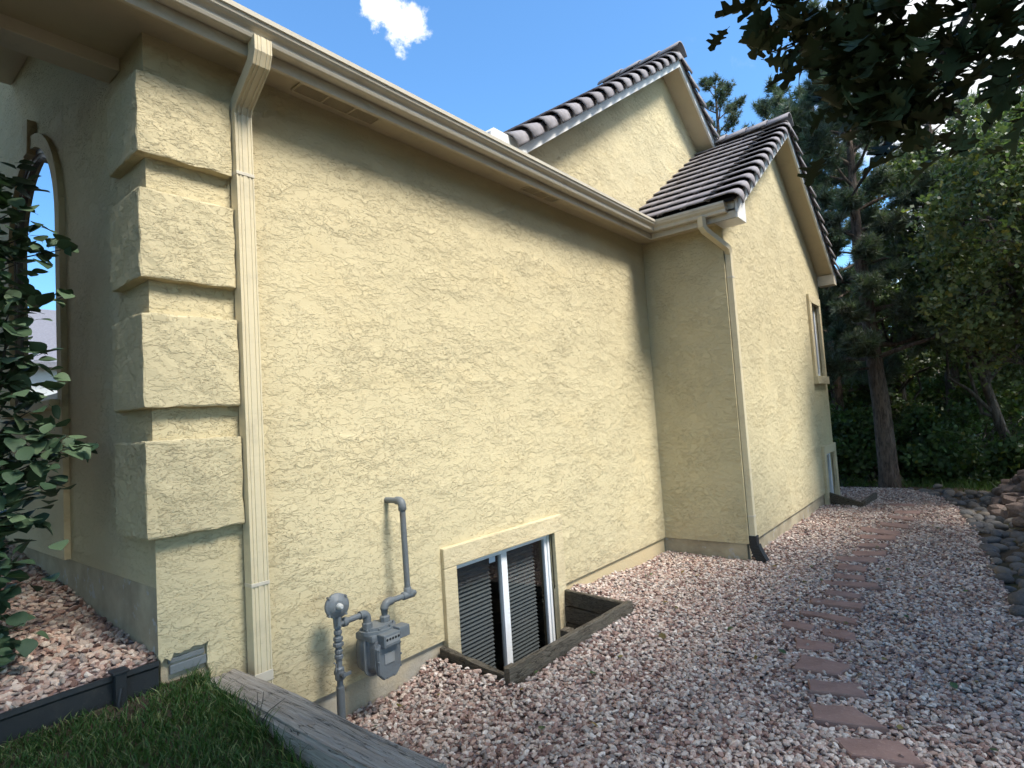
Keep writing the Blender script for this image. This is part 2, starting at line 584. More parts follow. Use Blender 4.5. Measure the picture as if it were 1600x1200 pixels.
def unit(a):
    return a / np.maximum(np.linalg.norm(a, axis=-1, keepdims=True), 1e-9)


def scatter(pos, U, W, N, size, tmpl, faces, tint):
    """place a template (k,3) at pos with frame U,W,N scaled by size; returns V,F,T"""
    k_ = len(tmpl)
    s = np.asarray(size)[:, None, None]
    T = np.asarray(tmpl)
    V = pos[:, None, :] + s * (T[None, :, 0:1] * U[:, None, :] + T[None, :, 1:2] * W[:, None, :] + T[None, :, 2:3] * N[:, None, :])
    F = np.asarray(faces)[None] + (np.arange(len(pos)) * k_)[:, None, None]
    return V.reshape(-1, 3), F.reshape(-1, F.shape[-1]), np.repeat(tint, k_, 0)


def frames(N):
    r = unit(RNG.normal(size=N.shape))
    U = unit(np.cross(N, r))
    return U, np.cross(N, U)


# leaf templates
LEAF_T = [(0, 0, 0), (0.28, 0.30, 0.05), (0.10, 0.55, 0.10), (0.30, 0.75, 0.06), (0, 1, 0.0), (-0.30, 0.75, 0.06), (-0.10, 0.55, 0.10), (-0.28, 0.30, 0.05)]
LEAF_F = [(0, 1, 2), (0, 2, 6), (0, 6, 7), (2, 3, 4), (2, 4, 6), (4, 5, 6)]
OVAL_T = [(0, 0, 0), (0.32, 0.25, 0.05), (0.40, 0.6, 0.06), (0, 1, -0.04), (-0.40, 0.6, 0.06), (-0.32, 0.25, 0.05), (0, 0.5, -0.02)]
OVAL_F = [(0, 1, 6), (1, 2, 6), (2, 3, 6), (3, 4, 6), (4, 5, 6), (5, 0, 6)]


def smooth(a, b, x):
    t_ = min(1, max(0, (x - a) / (b - a)))
    return t_ * t_ * (3 - 2 * t_)

# ================================================================== SETTING
SUNK = (2.76, 4.26, -0.66, 0.30)      # window pit


def bank(x, y):
    b = 0.55 * smooth(-3.0 - 0.0 * x, -4.6, y) + 0.7 * smooth(-4.4, -9, y)
    return b * smooth(3.5, 6.0, x)


def ground_z(x, y):
    n = 0.02 * math.sin(x * 1.3 + y * 0.7) * math.cos(y * 1.1 - x * 0.4)
    far = -0.45 * smooth(12.7, 15, x) + 14 * smooth(38, 140, x)
    return -0.21 + bank(x, y) + n + far


xs = sorted(set([-1500, -600, -200, -80, -40, -20] + [round(-10 + 0.5 * i, 3) for i in range(75)] + [SUNK[0], SUNK[1]] + [30, 36, 45, 60, 90, 150, 300, 700, 1500]))
ys = sorted(set([-1500, -600, -200, -80, -40, -25, -18] + [round(-14 + 0.5 * i, 3) for i in range(57)] + [SUNK[2], SUNK[3]] + [16, 20, 30, 60, 150, 400, 1500]))
g = MB()
vid = {}
for i, x in enumerate(xs):
    for j, y in enumerate(ys):
        vid[i, j] = len(g.v)
        g.v.append((x, y, ground_z(x, y)))
for i in range(len(xs) - 1):
    for j in range(len(ys) - 1):
        cx, cy = (xs[i] + xs[i + 1]) / 2, (ys[j] + ys[j + 1]) / 2
        if SUNK[0] < cx < SUNK[1] and SUNK[2] < cy < SUNK[3]:
            continue
        g.f.append((vid[i, j], vid[i + 1, j], vid[i + 1, j + 1], vid[i, j + 1]))
        g.sm.append(True)
tag(g.build('ground', 'soil'), kind='structure')

# gravel path
EDGE = [(0.5, -3.9), (3.0, -3.6), (4.9, -3.10), (6.4, -2.92), (7.7, -2.84), (9.7, -2.66), (11.1, -2.40), (11.8, -2.10), (12.5, -1.65), (13.0, -1.2)]


def edge_y(x):
    for (a, b), (c_, d_) in zip(EDGE, EDGE[1:]):
        if a <= x <= c_:
            return b + (d_ - b) * (x - a) / (c_ - a)
    return EDGE[0][1] if x < EDGE[0][0] else EDGE[-1][1]


def gravel_z(x, y):
    w = 0.010 * math.sin(2.1 * x + 1.0) * math.sin(2.7 * y) + 0.008 * math.sin(5.1 * x - 3 * y)
    rise = 0.06 * smooth(4.25, 4.5, x) * smooth(5.6, 4.9, x) * smooth(-0.55, -0.05, y)     # heaped against the wall beside the pit
    rise += 0.075 * smooth(2.45, 2.72, x) * smooth(4.75, 4.35, x) * smooth(-1.25, -0.72, y)
    crest = -0.25 * smooth(12.2, 13.0, x)
    return -0.178 + w + rise + crest + 0.05 * smooth(-2.6, -3.4, y)


def in_gravel(x, y, m=0.0):
    if x < 1.40 - m and y > -1.52:
        return False
    if x < 1.24:
        return False
    if x > 13.0 or y < edge_y(x) - m:
        return False
    if x < 6.40:
        if y > 0.02:
            return False
    elif x < 11.23:
        if y > -0.90:
            return False
    elif y > 0.6 - 1.2 * (x - 11.2):
        return False
    if SUNK[0] - 0.03 < x < SUNK[1] + 0.05 and y > -0.70:
        return False
    return True


g = MB()
st = 0.1
nx, ny = int((13.1 - 1.2) / st), int((0.7 + 4.0) / st)
ids = {}
for i in range(nx):
    for j in range(ny):
        x0, y0 = 1.2 + i * st, -4.0 + j * st
        if not in_gravel(x0 + st / 2, y0 + st / 2, 0.06):
            continue
        q = []
        for a, b in ((0, 0), (1, 0), (1, 1), (0, 1)):
            kx = (i + a, j + b)
            if kx not in ids:
                ids[kx] = len(g.v)
                X_, Y_ = x0 + a * st, y0 + b * st
                g.v.append((X_, Y_, gravel_z(X_, Y_)))
            q.append(ids[kx])
        g.f.append(tuple(q))
        g.sm.append(True)
gp = tag(g.build('gravel_path', 'gravel_bed'), kind='structure')

FLAGS = [[(3.20, -2.29), (3.31, -2.55), (3.16, -2.66), (3.08, -2.38)], [(3.47, -2.12), (3.54, -2.32), (3.38, -2.50), (3.31, -2.18)],
         [(3.73, -2.06), (3.82, -2.32), (3.67, -2.38), (3.60, -2.10)], [(4.07, -1.95), (4.05, -2.24), (3.87, -2.21), (3.85, -1.96)],
         [(4.38, -1.84), (4.39, -2.09), (4.25, -2.11), (4.20, -1.89)], [(4.72, -1.68), (4.72, -1.90), (4.58, -1.90), (4.61, -1.70)],
         [(4.71, -1.95), (4.68, -2.16), (4.54, -2.20), (4.56, -1.99)], [(5.00, -1.74), (4.97, -2.14), (4.86, -2.15), (4.92, -1.75)],
         [(5.32, -1.74), (5.30, -2.13), (5.16, -2.14), (5.19, -1.78)], [(5.59, -1.81), (5.57, -2.08), (5.44, -2.09), (5.46, -1.82)],
         [(5.90, -1.71), (5.97, -2.14), (5.82, -2.19), (5.77, -1.77)], [(6.14, -1.78), (6.16, -2.02), (6.02, -2.05), (6.02, -1.79)],
         [(6.47, -1.75), (6.45, -2.01), (6.28, -2.02), (6.27, -1.78)], [(6.77, -1.67), (6.87, -2.04), (6.67, -2.07), (6.60, -1.73)],
         [(7.15, -1.77), (7.25, -2.07), (7.07, -2.08), (6.97, -1.79)], [(7.57, -1.77), (7.62, -2.05), (7.42, -2.06), (7.38, -1.79)],
         [(8.00, -1.72), (8.06, -2.08), (7.84, -2.09), (7.79, -1.76)], [(8.49, -1.66), (8.35, -2.11), (8.13, -2.10), (8.28, -1.69)],
         [(8.84, -1.83), (8.74, -2.15), (8.52, -2.17), (8.65, -1.86)], [(9.38, -1.86), (9.22, -2.17), (9.03, -2.16), (9.18, -1.88)],
         [(9.84, -1.88), (9.88, -2.19), (9.65, -2.19), (9.62, -1.90)], [(10.46, -1.76), (10.42, -2.08), (10.24, -2.06), (10.28, -1.77)]]


def in_poly(p, poly):
    c_ = False
    for (x1, y1), (x2, y2) in zip(poly, poly[1:] + poly[:1]):
        if (y1 > p[1]) != (y2 > p[1]) and p[0] < (x2 - x1) * (p[1] - y1) / (y2 - y1) + x1:
            c_ = not c_
    return c_


# crushed gravel: real stones
ICO = None
bm = bmesh.new()
bmesh.ops.create_icosphere(bm, subdivisions=1, radius=1.0)
bm.verts.index_update()
ICO_V = np.array([v_.co[:] for v_ in bm.verts])
ICO_F = np.array([[v_.index for v_ in f_.verts] for f_ in bm.faces])
bm.free()
PAL = np.array([(0.58, 0.505, 0.46), (0.47, 0.37, 0.335), (0.33, 0.23, 0.205), (0.41, 0.375, 0.355), (0.21, 0.135, 0.12), (0.70, 0.65, 0.61), (0.27, 0.24, 0.23), (0.47, 0.345, 0.295)])
PALW = np.array([0.22, 0.20, 0.13, 0.15, 0.08, 0.09, 0.07, 0.06])


def stones(pts, size_lo, size_hi, warm=1.0):
    n = len(pts)
    A = RNG.normal(size=(n, 3)) * np.array([0.35, 0.35, 1.0]) + np.array([0, 0, 1.2])
    N = unit(A)
    U, W = frames(N)
    s = RNG.uniform(size_lo, size_hi, n)
    jit = RNG.normal(1.0, 0.17, (n, 12, 1))
    sc = np.stack([RNG.uniform(1.0, 1.5, n), RNG.uniform(0.7, 1.0, n), RNG.uniform(0.42, 0.75, n)], -1)
    L = ICO_V[None] * jit * sc[:, None, :] * s[:, None, None]
    V = pts[:, None, :] + L[..., 0:1] * U[:, None] + L[..., 1:2] * W[:, None] + L[..., 2:3] * N[:, None]
    F = ICO_F[None] + (np.arange(n) * 12)[:, None, None]
    c_ = PAL[RNG.choice(len(PAL), n, p=PALW / PALW.sum())] * RNG.uniform(0.8, 1.15, (n, 1))
    c_ = c_ * np.array([1.06, 1.0 / warm ** 0.5, 0.93 / warm])
    return V.reshape(-1, 3), F.reshape(-1, 3), np.repeat(np.clip(c_, 0.02, 0.85), 12, 0)


def flag_hit(x, y):
    for q in FLAGS:
        if abs(x - q[0][0]) < 0.6 and in_poly((x, y), q):
            return True
    return False


pts = []
for x0, x1, dens in ((1.2, 4.2, 3100), (4.2, 6.5, 2600), (6.5, 9.0, 1800), (9.0, 13.0, 1100)):
    n = int((x1 - x0) * 4.7 * dens)
    P = RNG.uniform((x0, -4.0), (x1, 0.7), (n, 2))
    for x, y in P:
        if not in_gravel(x, y, 0.02 + 0.05 * random.random()):
            continue
        if flag_hit(x, y) and random.random() > 0.008:
            continue
        # keep only the side the path is walked from: nothing behind the corner timber
        if x < 1.6 and y > -0.1:
            continue
        dz = 0.028 if flag_hit(x, y) else random.uniform(-0.004, 0.018)
        pts.append((x, y, gravel_z(x, y) + dz))
pts = np.array(pts)
far = np.clip((pts[:, 0] - 5) / 6, 0, 1)
V, F, T = stones(pts, 0.0095, 0.0185)
grv = np_mesh('gravel', V, F, 'gravel_stone', T)
tag(grv, 'pinkish grey crushed gravel covering the path beside the house', 'gravel', kind='stuff')


def grass_tuft_mesh():
    pass


# raised gravel bed at the front corner
def bed_z(x, y):
    return 0.475 + 0.10 * y + 0.008 * math.sin(7 * x + 5 * y)


g = MB()
ids = {}
for i in range(26):
    for j in range(36):
        q = []
        for a, b in ((0, 0), (1, 0), (1, 1), (0, 1)):
            kk = (i + a, j + b)
            if kk not in ids:
                ids[kk] = len(g.v)
                X_, Y_ = -4.12 + kk[0] * 0.2, 0.03 + kk[1] * 0.2
                g.v.append((min(X_, 1.075), Y_, bed_z(X_, Y_)))
            q.append(ids[kk])
        g.f.append(tuple(q))
        g.sm.append(True)
gb = tag(g.build('planting_bed', 'gravel_bed'), kind='structure')
P = RNG.uniform((-0.7, 0.04), (1.07, 3.6), (int(1.77 * 3.56 * 1700), 2))
P = np.array([(x, y, bed_z(x, y) + random.uniform(-0.002, 0.014)) for x, y in P if x < 1.06])
V, F, T = stones(P, 0.012, 0.021, 1.12)
bs = np_mesh('gravel', V, F, 'gravel_stone', T)
tag(bs, 'rusty pink gravel filling the bed left of the house corner', 'gravel', kind='stuff')


# lawn
def lawn_z(x, y):
    z = 0.335 + 0.13 * max(y, -1.5) if y < 0 else 0.345
    if y < -1.5:
        z = 0.14 - 0.33 * smooth(-1.5, -3.2, y)
    return z + 0.012 * math.sin(3.1 * x + 2.0 * y) + 0.03 * smooth(0.2, 1.1, x) * smooth(-1.2, -0.2, y)


g = MB()
lx = [-5 + 0.2 * i for i in range(31)] + [1.215]
ly = [-6 + 0.2 * i for i in range(30)] + [-0.06, 0.02]
lx = [x for x in lx if x < 1.21] + [1.215]
for x in lx:
    for y in ly:
        g.v.append((x, y, lawn_z(x, y) if y > -5.5 else -0.25))
ny_ = len(ly)
for i in range(len(lx) - 1):
    for j in range(ny_ - 1):
        g.f.append((i * ny_ + j, (i + 1) * ny_ + j, (i + 1) * ny_ + j + 1, i * ny_ + j + 1))
        g.sm.append(True)
o_ = len(g.v)
for y in ly:
    g.v.append((1.215, y, -0.4))
for j in range(ny_ - 1):
    b = (len(lx) - 1) * ny_
    g.f.append((b + j, o_ + j, o_ + j + 1, b + j + 1))
    g.sm.append(False)
tag(g.build('lawn', 'soil'), kind='structure')

n = 36000
P = RNG.uniform((-0.35, -1.75), (1.225, 0.0), (n, 2))
keep = []
for x, y in P:
    bare = (x - 1.12) ** 2 / 0.10 + (y + 1.30) ** 2 / 0.10
    if bare < 1 and random.random() > 0.10:
        continue
    if math.sin(9 * x + 4 * y) * math.sin(6 * y - 5 * x) > 0.55 and random.random() < 0.65:
        continue
    keep.append((x, y, lawn_z(x, y) - 0.004))
P = np.array(keep)
n = len(P)
lean = RNG.normal(0, 0.55, (n, 2))
hgt = RNG.uniform(0.022, 0.056, n)
edge = (P[:, 0] > 1.16)
hgt[edge] *= RNG.uniform(1.0, 2.2, edge.sum())
wid = RNG.uniform(0.0016, 0.0032, n)
ang = RNG.uniform(0, 2 * np.pi, n)
S_ = np.stack([np.cos(ang), np.sin(ang), 0 * ang], -1) * wid[:, None]
up1 = np.stack([lean[:, 0] * 0.35, lean[:, 1] * 0.35, np.ones(n) * 0.55], -1) * hgt[:, None]
up2 = np.stack([lean[:, 0], lean[:, 1], np.ones(n) * 0.92], -1) * hgt[:, None]
V = np.stack([P - S_, P + S_, P + up1 + S_ * 0.8, P + up1 - S_ * 0.8, P + up2], 1).reshape(-1, 3)
b = (np.arange(n) * 5)[:, None, None]
F = (np.array([(0, 1, 2), (0, 2, 3), (3, 2, 4)])[None] + b).reshape(-1, 3)
dry = RNG.random(n) < 0.16
T = np.stack([RNG.uniform(0.6, 1.2, n)] * 3, -1) * np.array([0.9, 1.0, 0.9])
T[dry] = np.array([3.6, 2.1, 3.2]) * RNG.uniform(0.7, 1.1, (dry.sum(), 1))
gr = np_mesh('grass', V, F, 'grass_blade', np.repeat(T, 5, 0))
tag(gr, 'dark green lawn grass between the black edging and the timber', 'grass', kind='stuff')

# ================================================================== HOUSE
house = empty('house', (6.0, 0, 0))
tag(house, 'yellow stucco house with brown tiled gable roofs and cream gutters', 'house')
HOFF = Matrix.Translation((-6.0, 0, 0))


def hpart(mb, name, mat, parent=None, label=None):
    o = mb.build(name, mat, parent or house)
    if parent is None:
        o.location = (-6.0, 0, 0)
    if label:
        o['label'] = label
    return o


def panel(mb, axis, plane, us, zs, keep, depth):
    """wall of quad cells with the open edges turned inwards by depth"""
    def P(u, z, d=0.0):
        return (u, plane + d, z) if axis == 'y' else (plane + d, u, z)
    K = {(i, j): keep((us[i] + us[i + 1]) / 2, (zs[j] + zs[j + 1]) / 2) for i in range(len(us) - 1) for j in range(len(zs) - 1)}
    for (i, j), on in K.items():
        if not on:
            continue
        a, b, c_, d_ = us[i], us[i + 1], zs[j], zs[j + 1]
        mb.add([P(a, c_), P(b, c_), P(b, d_), P(a, d_)], [(0, 1, 2, 3)])
        for (ni, nj), (p, q) in (((i - 1, j), ((a, c_), (a, d_))), ((i + 1, j), ((b, c_), (b, d_))), ((i, j - 1), ((a, c_), (b, c_))), ((i, j + 1), ((a, d_), (b, d_)))):
            if not K.get((ni, nj), False):
                if not (0 <= ni < len(us) - 1):
                    continue
                mb.add([P(*p), P(*q), P(*q, depth), P(*p, depth)], [(0, 1, 2, 3)])
    return mb


def inr(v_, a, b):
    return a < v_ < b


# stucco walls
w = MB()
panel(w, 'y', 0.0, [1.05, 1.09, 1.272, 2.94, 4.14, 6.38], [-0.45, 0.0, 0.375, 0.48, 0.505, 3.47],
      lambda u, z: not (inr(u, 2.94, 4.14) and z < 0.48) and z > 0 and not (u < 1.272 and z < 0.505) and not (inr(u, 1.05, 1.272) and z < 0.5), 0.024)
hpart(w, 'wall', 'stucco')
w = MB()
panel(w, 'x', 6.38, [-0.94, 0.0], [0.0, 3.47], lambda u, z: True, 0.024)
hpart(w, 'wall', 'stucco')
w = MB()
panel(w, 'y', -0.94, [6.38, 10.35, 10.40, 10.90, 11.05, 11.21], [0.0, 0.60, 1.86, 3.05, 3.40],
      lambda u, z: not (inr(u, 10.35, 10.90) and inr(z, 1.86, 3.05)) and not (inr(u, 10.40, 11.05) and z < 0.6), 0.10)
w.add([(6.38, -0.94, 3.40), (11.21, -0.94, 3.40), (11.21, -0.94, 3.64), (8.78, -0.94, 5.23), (6.38, -0.94, 3.66)], [(0, 1, 2, 3, 4)])
hpart(w, 'wall', 'stucco')
w = MB()
w.add([(11.21, -0.94, 0), (11.21, 7, 0), (11.21, 7, 3.64), (11.21, -0.94, 3.64)], [(0, 1, 2, 3)])
w.add([(11.21, 7, -0.3), (1.05, 7, -0.3), (1.05, 7, 4.6), (11.21, 7, 4.6)], [(0, 1, 2, 3)])
hpart(w, 'wall', 'stucco')
w = MB()
panel(w, 'x', 1.05, [0.0, 1.39, 2.63, 7.0], [0.81, 1.76, 3.56, 3.62], lambda u, z: not (inr(u, 1.39, 2.63) and inr(z, 1.76, 3.56)), 0.024)
w.add([(1.05, 0.02, 3.62), (1.05, 7, 3.62), (1.05, 7, 5.3), (1.05, 4.0, 6.3), (1.05, 0.02, 3.72)], [(0, 1, 2, 3, 4)])
hpart(w, 'wall', 'stucco')
w = MB()
w.add([(3.75, 0.05, 3.40), (9.6, 0.05, 3.40), (9.6, 0.05, 4.73), (7.5, 0.05, 6.12), (3.75, 0.05, 3.645)], [(0, 1, 2, 3, 4)])
hpart(w, 'wall', 'stucco', label='upper gable wall above the gutter')

# foundations
w = MB()
panel(w, 'y', 0.026, [1.06, 1.29, 2.90, 4.18, 6.40], [-0.9, -0.68, 0.0, 0.02, 0.52],
      lambda u, z: (z < 0.02 or u < 1.29) and not (inr(u, 2.90, 4.18) and z > -0.68), 0.1)
hpart(w, 'foundation', 'concrete')
w = MB()
panel(w, 'x', 6.405, [-0.912, 0.03], [-0.5, 0.02], lambda u, z: True, 0.05)
panel(w, 'y', -0.914, [6.405, 10.40, 11.05, 11.20], [-0.5, 0.02], lambda u, z: not inr(u, 10.40, 11.05), 0.05)
hpart(w, 'foundation', 'painted_foundation')
w = MB()
panel(w, 'x', 1.058, [-0.0, 7.0], [0.2, 0.83], lambda u, z: True, 0.05)
hpart(w, 'foundation', 'painted_foundation')

# broken corner of stucco with flashing
w = MB()
w.box(1.10, 1.262, 0.008, 0.022, 0.405, 0.445, 0.003)
w.box(1.095, 1.255, 0.014, 0.024, 0.452, 0.475, 0.003)
hpart(w, 'flashing', 'old_flashing', label='exposed metal flashing in the broken stucco corner')
w = MB()
def chip(p, q, out):
    """ragged sliver of stucco along the edge p-q (x, z), standing out by out"""
    n_ = 5
    top_ = [(p[0] + (q[0] - p[0]) * i / n_, p[1] + (q[1] - p[1]) * i / n_) for i in range(n_ + 1)]
    low_ = [(x + out[0] * k_, z + out[1] * k_) for (x, z), k_ in zip(top_, [0.1] + [random.uniform(0.35, 1.0) for _ in range(n_ - 1)] + [0.1])]
    vs_ = [(x, 0.001, z) for x, z in top_ + low_] + [(x, 0.021, z) for x, z in top_ + low_]
    m_ = n_ + 1
    fs_ = []
    for i in range(n_):
        fs_ += [(i, i + 1, m_ + i + 1, m_ + i), (2 * m_ + i, 3 * m_ + i, 3 * m_ + i + 1, 2 * m_ + i + 1), (m_ + i, m_ + i + 1, 3 * m_ + i + 1, 3 * m_ + i)]
    w.add(vs_, fs_)


chip((1.050, 0.507), (1.115, 0.507), (0.0, -0.045))
chip((1.110, 0.507), (1.20, 0.507), (0.0, -0.016))
chip((1.195, 0.507), (1.273, 0.507), (0.0, -0.010))
chip((1.273, 0.508), (1.273, 0.37), (-0.012, 0.0))
hpart(w, 'broken_stucco', 'stucco')

# quoin blocks
def rough_box(x0, x1, y0, y1, z0, z1, amp=0.003, cell=0.04):
    bm_ = bmesh.new()
    bmesh.ops.create_cube(bm_, size=1)
    for q in bm_.verts:
        q.co = Vector(((x0 + x1) / 2 + q.co.x * (x1 - x0), (y0 + y1) / 2 + q.co.y * (y1 - y0), (z0 + z1) / 2 + q.co.z * (z1 - z0)))
    bmesh.ops.bevel(bm_, geom=bm_.edges[:], offset=0.010, segments=2, profile=0.6, affect='EDGES')
    bmesh.ops.subdivide_edges(bm_, edges=[e for e in bm_.edges if e.calc_length() > 0.1], cuts=9, use_grid_fill=True)
    for q in bm_.verts:
        p = q.co
        d = Vector((math.sin(p.z * 31 + p.y * 17 + p.x * 9), math.sin(p.x * 29 + p.z * 23 + 1), math.sin(p.x * 37 + p.y * 19 + p.z * 5 + 2)))
        e = Vector((random.uniform(-1, 1), random.uniform(-1, 1), random.uniform(-1, 1)))
        q.co += d * amp * 0.7 + e * amp * 0.6
    return bm_


for z0, z1 in ((2.838, 3.235), (2.242, 2.667), (1.635, 2.076), (1.038, 1.482)):
    w = MB()
    w.bm(rough_box(1.0, 1.442, -0.052, 0.35, z0, z1), False)
    hpart(w, 'quoin_block', 'stucco')

# eaves: soffit, fascia, gutter
w = MB()
w.add([(-3, -0.215, 3.46), (6.15, -0.215, 3.46), (6.38, -0.215, 3.46), (6.38, 0.03, 3.46), (1.05, 0.03, 3.46), (1.05, 0.32, 3.46), (-3, 0.32, 3.46)], [(0, 1, 2, 3, 4, 5, 6)])
w.add([(6.15, -1.18, 3.46), (6.40, -1.18, 3.46), (6.40, -0.215, 3.46), (6.15, -0.215, 3.46)], [(0, 1, 2, 3)])
hpart(w, 'soffit', 'soffit_paint')
for x0, x1 in ((1.80, 2.36), (3.95, 4.40)):
    w = MB()
    nn = 3
    for i in range(nn + 1):
        xx = x0 + (x1 - x0) * i / nn
        w.box(xx - 0.006, xx + 0.006, -0.165, -0.062, 3.450, 3.4585)
    w.box(x0, x1, -0.170, -0.160, 3.449, 3.4585)
    w.box(x0, x1, -0.067, -0.057, 3.449, 3.4585)
    for i in range(8):
        yy = -0.155 + i * 0.0115
        w.box(x0, x1, yy, yy + 0.004, 3.4535, 3.4588)
    hpart(w, 'soffit_vent', 'soffit_paint')
w = MB()
w.box(-3, 6.162, -0.227, -0.206, 3.42, 3.60, 0.003)
hpart(w, 'fascia', 'trim_cream')
w = MB()
w.box(6.14, 6.161, -1.18, -0.2275, 3.42, 3.60, 0.003)
hpart(w, 'fascia', 'trim_cream')
w = MB()
w.box(-3, 1.048, 0.30, 0.46, 3.392, 3.62, 0.004)
hpart(w, 'beam', 'trim_cream')

w = MB()
w.prism([(0.462, 4.30), (2.62, 4.30), (2.62, 4.44), (0.462, 4.44)], 'x', -2.6, 1.045)
hpart(w, 'porch_roof', 'soffit_paint')
w = MB()
w.box(-2.55, -2.35, 2.35, 2.55, -0.1, 4.298, 0.006)
hpart(w, 'porch_post', 'trim_cream')
GP = [(0.003, 3.598), (0.003, 3.484), (0.062, 3.480), (0.070, 3.484), (0.075, 3.497), (0.0755, 3.512), (0.078, 3.516), (0.086, 3.524), (0.098, 3.530), (0.108, 3.541), (0.112, 3.556), (0.113, 3.560), (0.121, 3.562),
      (0.123, 3.586), (0.118, 3.590), (0.108, 3.588), (0.107, 3.580)]
w = MB()
rings = [[(-3, -0.227 - o, z) for o, z in GP], [(6.14 - o, -0.227 - o, z) for o, z in GP], [(6.14 - o, -1.10, z) for o, z in GP]]
npf = len(GP)
vs = [p for r in rings for p in r]
fs = [(i * npf + j, i * npf + j + 1, (i + 1) * npf + j + 1, (i + 1) * npf + j) for i in range(2) for j in range(npf - 1)]
w.add(vs, fs)
w.add(rings[2], [tuple(range(npf))])
gut = hpart(w, 'gutter', 'gutter_paint')

# downspouts
fr_ = [q * 0.84 for q in (-0.055, -0.047, -0.045, -0.036, -0.034, -0.025, -0.023, -0.014, -0.012, 0.012, 0.014, 0.023, 0.025, 0.034, 0.036, 0.045, 0.047, 0.055)]
prof = [(s, -0.036 if (i // 2) % 2 == 0 else -0.032) for i, s in enumerate(fr_)] + [(0.0462, 0.032), (-0.0462, 0.032)]
w = MB()
w.sweep([(1.493, -0.283, 3.495), (1.493, -0.283, 3.425), (1.493, -0.262, 3.375), (1.493, -0.075, 3.235), (1.493, -0.052, 3.185), (1.493, -0.052, 0.18)], prof, (1, 0, 0))
ds = hpart(w, 'downspout', 'downspout_paint')
for z in (2.845, 0.72, 0.245):
    w = MB()
    w.box(1.4445, 1.5415, -0.0905, -0.018, z, z + (0.018 if z > 0.5 else 0.05), 0.002)
    w.build('strap', 'gutter_paint', ds)
w = MB()
pr2 = [(-0.035, -0.026), (0.035, -0.026), (0.035, 0.026), (-0.035, 0.026)]
w.sweep([(6.065, -0.845, 3.49), (6.065, -0.845, 3.39), (6.10, -0.862, 3.345), (6.385, -0.985, 3.185), (6.425, -0.982, 3.13)], pr2, (0.40, 0.92, 0))
w.box(6.402, 6.472, -1.008, -0.945, 0.07, 3.15, 0.005)
ds2 = hpart(w, 'downspout', 'downspout_paint')
for z in (2.86, 0.28):
    w = MB()
    w.box(6.399, 6.475, -1.011, -0.946, z, z + 0.02, 0.002)
    w.build('strap', 'gutter_paint', ds2)
w = MB()
w.box(6.395, 6.480, -1.02, -0.94, -0.03, 0.085, 0.006)
w.sweep([(6.437, -0.985, -0.02), (6.437, -1.0, -0.07), (6.437, -1.06, -0.19)], [(-0.045, -0.05), (0.045, -0.05), (0.045, 0.045), (-0.045, 0.045)], (1, 0, 0))
for i in range(4):
    w.box(6.388, 6.487, -1.03 - 0.01 * i, -0.955, -0.045 - 0.03 * i, -0.036 - 0.03 * i)
w.build('spout_boot', 'black_plastic', ds2)['label'] = 'black plastic boot at the foot of the downspout'

# roofs ------------------------------------------------------------
M_ = 0.655
AL = math.atan(M_)


def shell(profile, L, up=0.010, low=0.050, th=0.014):
    """roof tile: profile (y, n) swept uphill for length L; lower end stands proud so that the nose is open"""
    mb = MB()
    n_ = len(profile)
    secs = []
    for t_, off in ((0.0, low), (0.5 * L, (low + up) / 2 + 0.001), (L, up)):
        top, bot = [], []
        for i, (y, n) in enumerate(profile):
            a = profile[max(i - 1, 0)]
            b_ = profile[min(i + 1, n_ - 1)]
            ty, tn = b_[0] - a[0], b_[1] - a[1]
            l_ = math.hypot(ty, tn)
            oy, on = -tn / l_, ty / l_
            top.append((t_, y + oy * off, n + on * off))
            bot.append((t_, y + oy * (off - th), n + on * (off - th)))
        secs.append(top + bot[::-1])
    m_ = 2 * n_
    vs_ = [p for s in secs for p in s]
    fs_ = [(i * m_ + j, i * m_ + (j + 1) % m_, (i + 1) * m_ + (j + 1) % m_, (i + 1) * m_ + j) for i in range(2) for j in range(m_)]
    for s in (0, 2):
        fs_ += [(s * m_ + j, s * m_ + j + 1, s * m_ + m_ - 2 - j, s * m_ + m_ - 1 - j) for j in range(n_ - 1)]
    mb.add(vs_, fs_, True)
    me = mb.mesh('tile', 'roof_tile')
    return me


RAKE = [(-0.022, -0.078), (-0.0225, -0.058), (-0.021, -0.035), (-0.012, -0.010), (0.008, 0.006), (0.04, 0.012), (0.10, 0.011), (0.20, 0.009), (0.29, 0.008)]
rake_me = shell(RAKE, 0.33, 0.008, 0.062, 0.012)
field_me = shell([(0.0, 0.004), (0.003, 0.008), (0.10, 0.009), (0.20, 0.009), (0.257, 0.008), (0.26, 0.004)], 0.33, 0.008, 0.047, 0.012)
CAP = [(-0.14, -0.075), (-0.11, -0.03), (-0.07, 0.005), (-0.03, 0.026), (0.0, 0.032), (0.03, 0.026), (0.07, 0.005), (0.11, -0.03), (0.14, -0.075)]
cap_me = shell(CAP, 0.36, 0.018, 0.045, 0.016)


def slope_frame(side):
    """side -1: left slope (uphill towards +x), +1: right slope"""
    up = Vector((-side * math.cos(AL), 0, math.sin(AL)))
    nn = Vector((side * math.sin(AL), 0, math.cos(AL)))
    return up, nn


def put(me, parent, origin, ex, ey, ez, name='tile'):
    o = link(name, me, parent)
    m4 = Matrix(((ex.x, ey.x, ez.x, origin.x), (ex.y, ey.y, ez.y, origin.y), (ex.z, ey.z, ez.z, origin.z), (0, 0, 0, 1)))
    o.matrix_basis = m4
    return o


